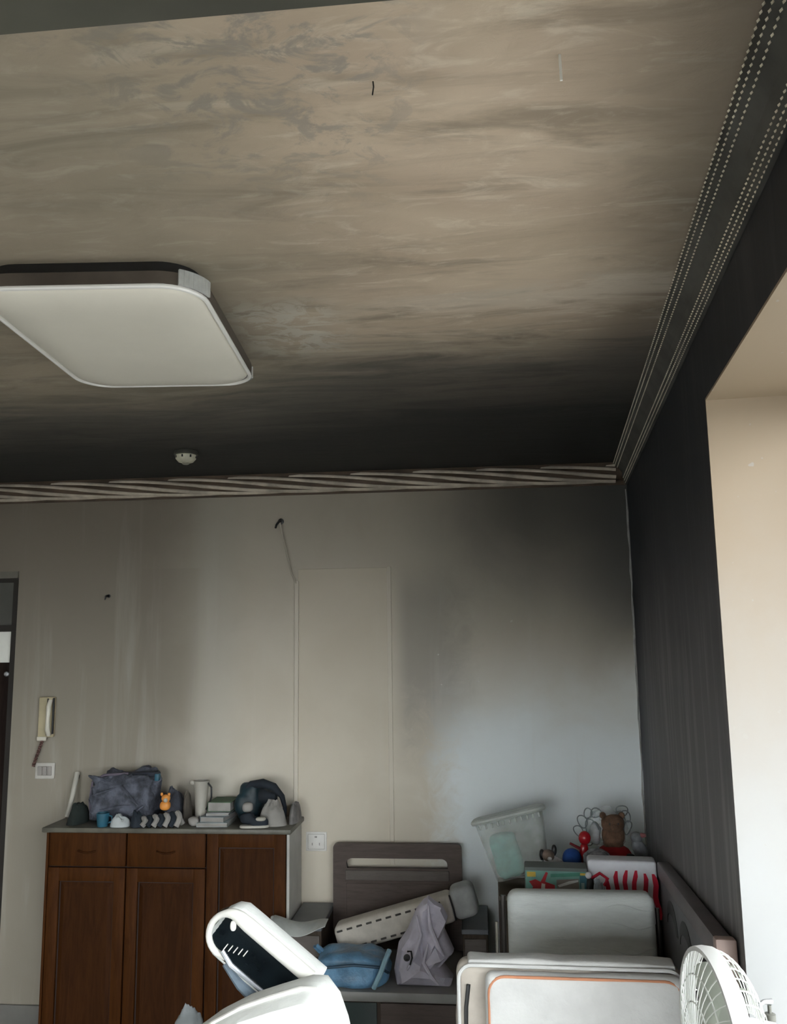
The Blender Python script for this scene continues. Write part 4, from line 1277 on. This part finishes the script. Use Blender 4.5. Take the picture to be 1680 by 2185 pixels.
# grey plush beside the wall
gp = thing('grey_plush', 'grey plush toy slumped between the teddy bear and the black wall', 'plush toy', (0.655, 3.825, WBZ))
MB().soft((0.006, 0, 0.045), (0.062, 0.08, 0.095), 0.8, 0.8, 24, 16, M=T(ry=-0.35), amp=0.006, freq=22).build('body', mat('slate_plush', (0.15, 0.16, 0.17), 0.95, 0.25, 26, 0.6), gp)
MB().soft((-0.022, -0.005, 0.095), (0.05, 0.05, 0.045), 0.9, 0.9, 18, 12).build('head', mat('slate_plush', (0, 0, 0)), gp)
MB().soft((0.002, -0.012, 0.105), (0.03, 0.03, 0.018), 0.8, 0.8, 12, 8).build('collar', mat('dull_red_plush', (0.25, 0.09, 0.09), 0.9, 0.2, 20, 0.3), gp)

# blue-grey box under the small toys
bx2 = thing('slate_box', 'slate coloured box behind the picture box, under the small toys', 'box', (0.305, 3.84, CZ))
MB().bbox(-0.085, 0.088, -0.09, 0.09, 0, 0.128, 0.004).build('body', mat('slate_card', (0.10, 0.11, 0.115), 0.7, 0.1, 8, 0.05), bx2, False)
MB().bbox(-0.088, 0.091, -0.093, 0.093, 0.110, 0.132, 0.003).build('lid', mat('slate_card_lid', (0.14, 0.15, 0.155), 0.7, 0.1, 8, 0.05), bx2, False)
BX2 = CZ + 0.1325
dg = thing('plush_dog', 'white plush dog with black ears on the slate box', 'plush toy', (0.272, 3.81, BX2))
M_wplush = mat('white_plush', (0.72, 0.73, 0.76), 0.95, 0.2, 26, 0.5)
MB().soft((0.012, 0, 0.026), (0.085, 0.06, 0.055), 0.9, 0.8, 22, 14, amp=0.004, freq=30).build('body', M_wplush, dg)
MB().soft((-0.012, -0.012, 0.060), (0.052, 0.05, 0.046), 0.9, 0.9, 20, 12).build('head', mat('tan_plush', (0.20, 0.15, 0.12), 0.95, 0.3, 26, 0.5), dg)
for s, zz in ((-1, 0.062), (1, 0.080)):
    MB().soft((-0.012 + s * 0.026, -0.008, zz), (0.022, 0.026, 0.045), 0.9, 0.9, 14, 10, M=None).build('ear', M_black, dg)
MB().soft((-0.008, -0.040, 0.052), (0.020, 0.016, 0.016), 0.9, 0.9, 12, 8).build('muzzle', M_wplush, dg)
M_blu = mat('royal_blue_cloth', (0.02, 0.09, 0.36), 0.8, 0.25, 16, 0.3)
bc = thing('blue_hat', 'royal blue hat with white trim beside the plush dog', 'hat', (0.362, 3.835, BX2), (0, 0, 0.3))
MB().soft((0, 0, 0.035), (0.080, 0.078, 0.09), 0.95, 0.9, 24, 14, flat=-0.034).build('crown', M_blu, bc)
MB().soft((-0.012, -0.035, 0.010), (0.075, 0.06, 0.012), 0.8, 0.7, 20, 8, M=T(rx=0.15)).build('brim', M_wplush, bc)
MB().tube([(-0.036, -0.018, 0.018), (-0.018, -0.036, 0.022), (0.006, -0.039, 0.022), (0.028, -0.028, 0.02)], 0.004, 8).build('trim', M_white, bc)
rt_ = thing('red_figure', 'shiny red ball headed toy figure leaning behind the royal blue hat', 'toy', (0.412, 3.875, BX2), (0, 0.10, 0))
M_rp = mat('shiny_red_plastic', (0.36, 0.008, 0.016), 0.25, 0.15, 9, 0.02)
MB().soft((0.0, 0, 0.115), (0.052, 0.05, 0.058), 1.0, 1.0, 22, 14).build('head', M_rp, rt_)
MB().soft((0.0, 0, 0.055), (0.038, 0.03, 0.08), 0.8, 0.8, 18, 12).build('body', M_rp, rt_)
MB().tube([(-0.010, -0.004, 0.068), (-0.035, -0.008, 0.078), (-0.062, -0.006, 0.088)], [0.007, 0.006, 0.005], 8).build('arm', mat('dark_red_plastic', (0.16, 0.01, 0.015), 0.4, 0.2, 9, 0.02), rt_)
MB().tube([(0.012, -0.004, 0.06), (0.028, -0.012, 0.040), (0.034, -0.014, 0.018)], [0.007, 0.006, 0.005], 8).build('arm', M_rp, rt_)
for s in (-1, 1):
    MB().tube([(s * 0.008, 0, 0.022), (s * 0.012, -0.003, 0.001)], [0.008, 0.009], 8).build('leg', M_rp, rt_)
bp = MB().soft((0, 0, 0.0), (0.022, 0.022, 0.022), 1, 1, 14, 10, M=T(0.388, 3.530, CZ + 0.19))
bn2 = thing('black_pouch', 'black pouch with a white pompom at the top corner of the picture box', 'pouch', (0.395, 3.545, CZ))
MB().soft((0.006, 0.0, 0.085), (0.035, 0.03, 0.17), 0.7, 0.6, 18, 14, amp=0.004, freq=20).build('body', M_black, bn2)
MB().soft((0.0, -0.008, 0.182), (0.026, 0.026, 0.026), 1, 1, 14, 10).build('pompom', M_wplush, bn2)

# ------------------------------------------------------------------ foreground: pale suitcase on the bed
su = thing('soft_suitcase', 'large off-white soft suitcase with orange piping near the fan', 'suitcase', (0.215, 2.62, BZT + 0.002), (0, 0, math.radians(-1)))
M_suit = mat('off_white_canvas', (0.60, 0.60, 0.585), 0.85, 0.06, 10, 0.5, bd=0.006)
M_tan = mat('tan_canvas', (0.42, 0.38, 0.33), 0.85, 0.1, 12, 0.2)
M_pip = mat('orange_piping', (0.55, 0.24, 0.13), 0.6, 0.1, 12, 0.05)


def sag(p):
    return Vector((p.x, p.y, p.z + 0.006 * noise.noise(p * 9) - 0.004))


def soft_case(x0, x1, y0, y1, z0, z1, r, amp=0.006, seed=0):
    m = MB()
    bm = bmesh.new()
    bmesh.ops.create_cube(bm, size=1)
    for v in bm.verts:
        v.co = Vector(((x0 + x1) / 2 + v.co.x * (x1 - x0), (y0 + y1) / 2 + v.co.y * (y1 - y0), (z0 + z1) / 2 + v.co.z * (z1 - z0)))
    bmesh.ops.bevel(bm, geom=bm.edges[:], offset=r, segments=4, affect='EDGES', profile=0.5)
    bmesh.ops.subdivide_edges(bm, edges=[e for e in bm.edges if e.calc_length() > 0.08], cuts=10, use_grid_fill=True)
    for v in bm.verts:
        d = noise.fractal(v.co * 7 + Vector((seed, 0, 0)), 1, 2, 3)
        v.co += v.normal * d * amp
    bm.verts.index_update()
    m._add([v.co.copy() for v in bm.verts], [[v.index for v in f.verts] for f in bm.faces])
    bm.free()
    return m


soft_case(-0.312, 0.325, -0.02, 0.065, 0.008, 0.515, 0.030, 0.007, 1).build('main_body', M_tan, su)
soft_case(-0.228, 0.318, -0.065, -0.014, 0.02, 0.505, 0.022, 0.006, 5).build('front_pocket', M_suit, su)
MB().tube([(p[0], -0.060, p[1]) for p in rrect(0.528, 0.470, 0.045, 6, 0.046, 0.262)], 0.0040, 8, closed=True).build('piping', M_pip, su)
MB().tube([(p[0], -0.020, p[1]) for p in rrect(0.625, 0.498, 0.04, 6, 0.008, 0.262)], 0.0055, 8, closed=True).build('body_seam', M_suit, su)
MB().tube([(-0.284, -0.023, 0.10), (-0.288, -0.024, 0.25), (-0.284, -0.024, 0.40), (-0.276, -0.023, 0.46)], 0.006, 8).build('zip', M_black, su)
soft_case(-0.28, 0.31, -0.012, 0.058, 0.500, 0.524, 0.010, 0.008, 9).build('top_flap', M_suit, su)
# ------------------------------------------------------------------ pedestal fan by the window
FZ = 1.172
fan = thing('pedestal_fan', 'white pedestal fan turned side-on beside the suitcase', 'fan', (0.405, 1.70, 0))
M_fan = mat('white_fan_plastic', (0.50, 0.50, 0.485), 0.4, 0.04, 8, 0.02)
M_wire = mat('white_fan_wire', (0.62, 0.64, 0.60), 0.4, 0.06, 9, 0.02)
M_blade = mat('pale_green_grey_blade', (0.40, 0.43, 0.37), 0.35, 0.06, 8, 0.02)
# local frame: axis +Z of the head points to the room (-x)
AX = Matrix.Translation((0, 0, FZ)) @ Matrix.Rotation(math.radians(4), 4, 'Z') @ Matrix.Rotation(-PI / 2, 4, 'Y')
FR = 0.172
MB().lathe([(0.15, 0), (0.15, 0.012), (0.145, 0.022), (0.04, 0.04), (0.03, 0.05)], 36).build('base', M_fan, fan)
MB().lathe([(0.016, 0.04), (0.016, 0.75), (0.021, 0.752), (0.021, 0.80), (0.012, 0.802), (0.012, FZ - 0.06)], 18, T(0.035, 0, 0)).build('pole', M_fan, fan)
MB().lathe([(0.03, -0.12), (0.052, -0.11), (0.060, -0.07), (0.058, -0.035), (0.03, -0.03)], 24, AX).build('motor_housing', M_fan, fan)
rim = MB()
rim.lathe([(FR - 0.004, -0.014), (FR + 0.004, -0.014), (FR + 0.006, 0.0), (FR + 0.004, 0.016), (FR - 0.004, 0.016), (FR - 0.004, -0.014)], 56, AX, cap=False)
rim.build('rim_band', M_fan, fan)
fg = MB()
NWR = 44
for k in range(NWR):
    a = 2 * PI * k / NWR
    pts = []
    for i in range(7):
        t = i / 6
        r = 0.034 + (FR - 0.034) * t
        tw = a + 0.25 * (1 - t)
        pts.append((r * math.cos(tw), r * math.sin(tw), 0.014 + 0.022 * (1 - t ** 2.2)))
    fg.tube(pts, 0.0011, 4, AX)
for r, zz in ((0.085, 0.033), (0.13, 0.025)):
    fg.tube([(r * math.cos(2 * PI * i / 40), r * math.sin(2 * PI * i / 40), zz) for i in range(40)], 0.0016, 4, AX, closed=True)
fg.build('front_grille', M_wire, fan)
rg = MB()
for k in range(NWR):
    a = 2 * PI * k / NWR
    pts = []
    for i in range(8):
        t = i / 7
        r = FR * math.cos(t * 1.18)
        pts.append((r * math.cos(a), r * math.sin(a), -0.012 - 0.058 * math.sin(t * PI / 2)))
    rg.tube(pts, 0.0012, 4, AX)
for r, zz in ((0.145, -0.042), (0.105, -0.062)):
    rg.tube([(r * math.cos(2 * PI * i / 40), r * math.sin(2 * PI * i / 40), zz) for i in range(40)], 0.0016, 4, AX, closed=True)
rg.build('rear_grille', M_wire, fan)
MB().lathe([(0.036, 0.026), (0.038, 0.034), (0.030, 0.040), (0.004, 0.042)], 24, AX).build('badge', M_fan, fan)
MB().lathe([(0.024, -0.03), (0.026, 0.01), (0.018, 0.018), (0.003, 0.02)], 18, AX).build('hub', M_blade, fan)
for k in range(5):
    a0 = 2 * PI * k / 5 + 0.3
    vs = []
    nr_, na_ = 7, 6
    for layer in (0, 1):
        for i in range(nr_ + 1):
            for j in range(na_ + 1):
                t, u = i / nr_, j / na_ - 0.5
                r = 0.022 + 0.128 * t
                wd = 0.45 + 0.55 * math.sin(PI * (0.15 + 0.65 * t))
                an = a0 + u * wd * 0.95
                vs.append((r * math.cos(an), r * math.sin(an), -0.008 + u * 0.034 * (1 - 0.3 * t) + layer * 0.002))
    w1 = na_ + 1
    L2 = (nr_ + 1) * w1
    fs = []
    for i in range(nr_):
        for j in range(na_):
            a = i * w1 + j
            fs.append((a, a + 1, a + w1 + 1, a + w1))
            fs.append((L2 + a, L2 + a + w1, L2 + a + w1 + 1, L2 + a + 1))
    MB()._add(vs, fs, AX).build('blade', M_blade, fan)

# white carton on the window sill, it carries the pump bottle
wct = thing('white_carton', 'white carton on the window sill under the pump bottle', 'carton', (0.590, 1.985, WZ0 + 0.0305), (0, 0, -WA))
MB().bbox(-0.06, 0.06, -0.065, 0.065, 0.0, 0.513, 0.004).build('body', M_fan, wct, False)
MB().box(-0.06, 0.06, -0.014, 0.014, 0.513, 0.5135).build('tape', mat('packing_tape', (0, 0, 0)), wct, False)
pbt = thing('pump_bottle', 'white pump bottle with a teal label beside the fan', 'bottle', (0.584, 1.985, WZ0 + 0.544))
MB().lathe([(0.021, 0), (0.0225, 0.003), (0.0225, 0.125), (0.020, 0.14), (0.010, 0.150), (0.009, 0.160)], 24).build('body', M_fan, pbt)
MB().lathe([(0.0114, 0.155), (0.0114, 0.168), (0.006, 0.170), (0.004, 0.170), (0.004, 0.185)], 16).build('collar', mat('grey_pump_collar', (0.14, 0.14, 0.12), 0.4, 0.1, 9, 0.02), pbt)
MB().tube([(0.006, 0, 0.192), (-0.012, -0.004, 0.193), (-0.024, -0.006, 0.186)], [0.006, 0.005, 0.004], 8).build('nozzle', M_alu, pbt)
lb = []
for i in range(9):
    a = math.radians(-150 + i * 15)
    lb.append((0.0229 * math.cos(a), 0.0229 * math.sin(a)))
lm_ = MB()
vs = [(x, y, z) for z in (0.06, 0.108) for x, y in lb] + [(x * 0.985, y * 0.985, z) for z in (0.06, 0.108) for x, y in lb]
fs = []
for i in range(8):
    fs += [(i, i + 1, i + 10, i + 9), (18 + i, 27 + i, 28 + i, 19 + i), (9 + i, 10 + i, 28 + i, 27 + i), (i, 18 + i, 19 + i, i + 1)]
lm_._add(vs, fs)
lm_.build('label', mat('teal_print', (0.05, 0.35, 0.45), 0.5, 0.1, 9, 0.02), pbt)

# ------------------------------------------------------------------ white padded carrier in front
M_pad = mat('white_padded_fabric', (0.80, 0.82, 0.79), 0.85, 0.06, 9, 0.4, bd=0.008)
M_rimw = mat('white_padded_rim', (0.80, 0.79, 0.74), 0.8, 0.04, 10, 0.2)
M_liner = mat('glossy_dark_liner', (0.012, 0.018, 0.022), 0.25, 0.4, 9, 0.4)
M_strap = mat('silver_blue_strap', (0.16, 0.21, 0.26), 0.35, 0.4, 16, 0.2)
wc = thing('padded_recliner', 'white padded recliner with an upright hood lined in shiny black, in front of the cabinet', 'recliner', (-0.53, 2.2, 0))
# hood: open trough leaning up to the left; local axis u runs up the hood
hood_o = Vector((0.040, 0.09, 1.022))
u = Vector((-0.80, 0.02, 0.60)).normalized()
w_ = Vector((0.58, -0.25, 0.775)).normalized()
w_ = (w_ - u * w_.dot(u)).normalized()
v_ = u.cross(w_).normalized()           # depth direction
if v_.y < 0:
    v_ = -v_


def hp_(a, b, c):
    return hood_o + u * a + w_ * b + v_ * c


HL, HR = 0.235, 0.062
rimp = []
for i in range(9):
    rimp.append(hp_(0.0 + HL * i / 8, HR, 0))
for i in range(1, 14):
    a = PI / 2 - PI * i / 14
    rimp.append(hp_(HL + HR * math.cos(a) * 0.85, HR * math.sin(a), 0))
for i in range(3):
    rimp.append(hp_(HL - 0.014 * i, -HR, 0.004 * i))
nrm_ = len(rimp)
rads = []
for i in range(nrm_):
    rads.append(0.019 if i < 8 else (0.019 - 0.0105 * min(1, (i - 7) / 5)))
MB().tube(rimp, rads, 12).build('hood_rim', M_rimw, wc)
# liner: concave shell behind the rim
vs, fs = [], []
NA, NB = 14, 14
for i in range(NA + 1):
    a = -0.022 + (HL + HR * 0.8 + 0.022) * i / NA
    sh_ = 1.0 if a < HL else max(0.05, math.sqrt(max(0.0, 1 - ((a - HL) / (HR * 0.9)) ** 2)))
    for j in range(NB + 1):
        th = PI * j / NB
        vs.append(hp_(a, HR * math.cos(th) * sh_, 0.10 * math.sin(th) * sh_))
for i in range(NA):
    for j in range(NB):
        a = i * (NB + 1) + j
        fs.append((a, a + 1, a + NB + 2, a + NB + 1))
liner = MB()._add(vs, fs)
lo = liner.build('hood_lining', M_liner, wc, angle=80)
sd = lo.modifiers.new('thick', 'SOLIDIFY')
sd.thickness = 0.006
sd.offset = 1
vs2 = []
for i in range(NA + 1):
    a = -0.022 + (HL + HR * 0.8 + 0.022) * i / NA
    sh_ = 1.0 if a < HL else max(0.05, math.sqrt(max(0.0, 1 - ((a - HL) / (HR * 0.9)) ** 2)))
    for j in range(NB + 1):
        th = PI * j / NB
        vs2.append(hp_(a, (HR + 0.014) * math.cos(th) * sh_, 0.002 + 0.118 * math.sin(th) * sh_))
so_ = MB()._add(vs2, fs).build('hood_shell', M_pad, wc, angle=80)
sd = so_.modifiers.new('thick', 'SOLIDIFY')
sd.thickness = 0.006
# silver strap and zip teeth along the lower lip
MB().tube([hp_(HL - 0.01, -HR + 0.018, -0.004), hp_(HL - 0.05, -HR + 0.004, -0.006), hp_(HL - 0.13, -HR + 0.006, -0.006), hp_(HL - 0.24, -HR + 0.012, -0.004)], [0.006, 0.007, 0.005, 0.004], 8).build('zip_strap', mat('bright_zip', (0.55, 0.58, 0.62), 0.25, 0.2, 20, 0.1, 0.5), wc)
MB().tube([hp_(HL - 0.035, -HR - 0.012, 0.01), hp_(HL - 0.10, -HR - 0.028, 0.01), hp_(HL - 0.17, -HR - 0.03, 0.01), hp_(HL - 0.26, -HR - 0.02, 0.01)], [0.012, 0.018, 0.022, 0.02], 8).build('side_fabric', M_strap, wc)
for k in range(5):
    MB().bbox(-0.0014, 0.0014, -0.003, 0.003, -0.009, 0.009, 0.0008, Matrix.Translation(hp_(HL - 0.012 - 0.013 * k, -HR + 0.032 + 0.006 * k, -0.002)) @ Matrix.Rotation(0.7, 4, 'Y'), 1).build('zip_tooth', M_rimw, wc, False)
MB().soft((0, 0, 0), (0.016, 0.014, 0.026), 0.8, 0.8, 12, 8, M=Matrix.Translation(hp_(HL + 0.002, HR - 0.022, -0.012))).build('loop_tab', M_rimw, wc)
# seat cushion below the hood, rounded top edge
cush = []
co = [(-0.185, 0.60), (-0.192, 0.80), (-0.197, 0.955), (-0.182, 0.990), (-0.13, 1.028), (-0.06, 1.064), (0.01, 1.088), (0.085, 1.110), (0.122, 1.110), (0.152, 1.072), (0.172, 1.018), (0.187, 0.95), (0.198, 0.80), (0.195, 0.60)]
ringsC = []
for t in range(9):
    tt = t / 8
    k = math.sin(PI * (0.12 + 0.76 * tt)) ** 0.5
    ringsC.append([(0.006 + 1.05 * p[0] * (0.86 + 0.14 * k), -0.13 + 0.17 * tt + 0.004 * noise.noise(Vector((p[0] * 20, p[1] * 20, t))), 0.6 + (p[1] - 0.6) * (0.90 + 0.10 * k)) for p in co])
mC = MB()
n = len(co)
vs = [v for r in ringsC for v in r]
fs = [list(range(n)), [8 * n + i for i in range(n)]]
for j in range(8):
    for i in range(n):
        fs.append((j * n + i, j * n + (i + 1) % n, (j + 1) * n + (i + 1) % n, (j + 1) * n + i))
mC._add(vs, fs)
cu = mC.build('cushion', M_pad, wc, angle=60)
MB().tube([(p[0] * 0.985, -0.085, 0.6 + (p[1] - 0.6) * 0.992) for p in co[1:-1]], 0.006, 8).build('cushion_piping', M_rimw, wc)
MB().bbox(-0.17, 0.17, -0.16, 0.20, 0.42, 0.60, 0.03, seg=3).build('seat', M_pad, wc)
for sx in (-0.14, 0.14):
    for sy in (-0.12, 0.16):
        MB().tube([(sx * 0.8, sy * 0.8, 0.43), (sx * 1.1, sy * 1.1, 0.0)], 0.012, 8).build('leg', M_alu, wc)
tag(MB().heap(-0.89, -0.72, 2.29, 2.47, 0.0, 0.93, 41, 0.1, 4, p=3.5).build('grey_laundry_sack', mat('pale_grey_sack', (0.24, 0.26, 0.27), 0.9, 0.2, 10, 0.4)), 'tall pale grey laundry sack beside the padded recliner', 'sack')
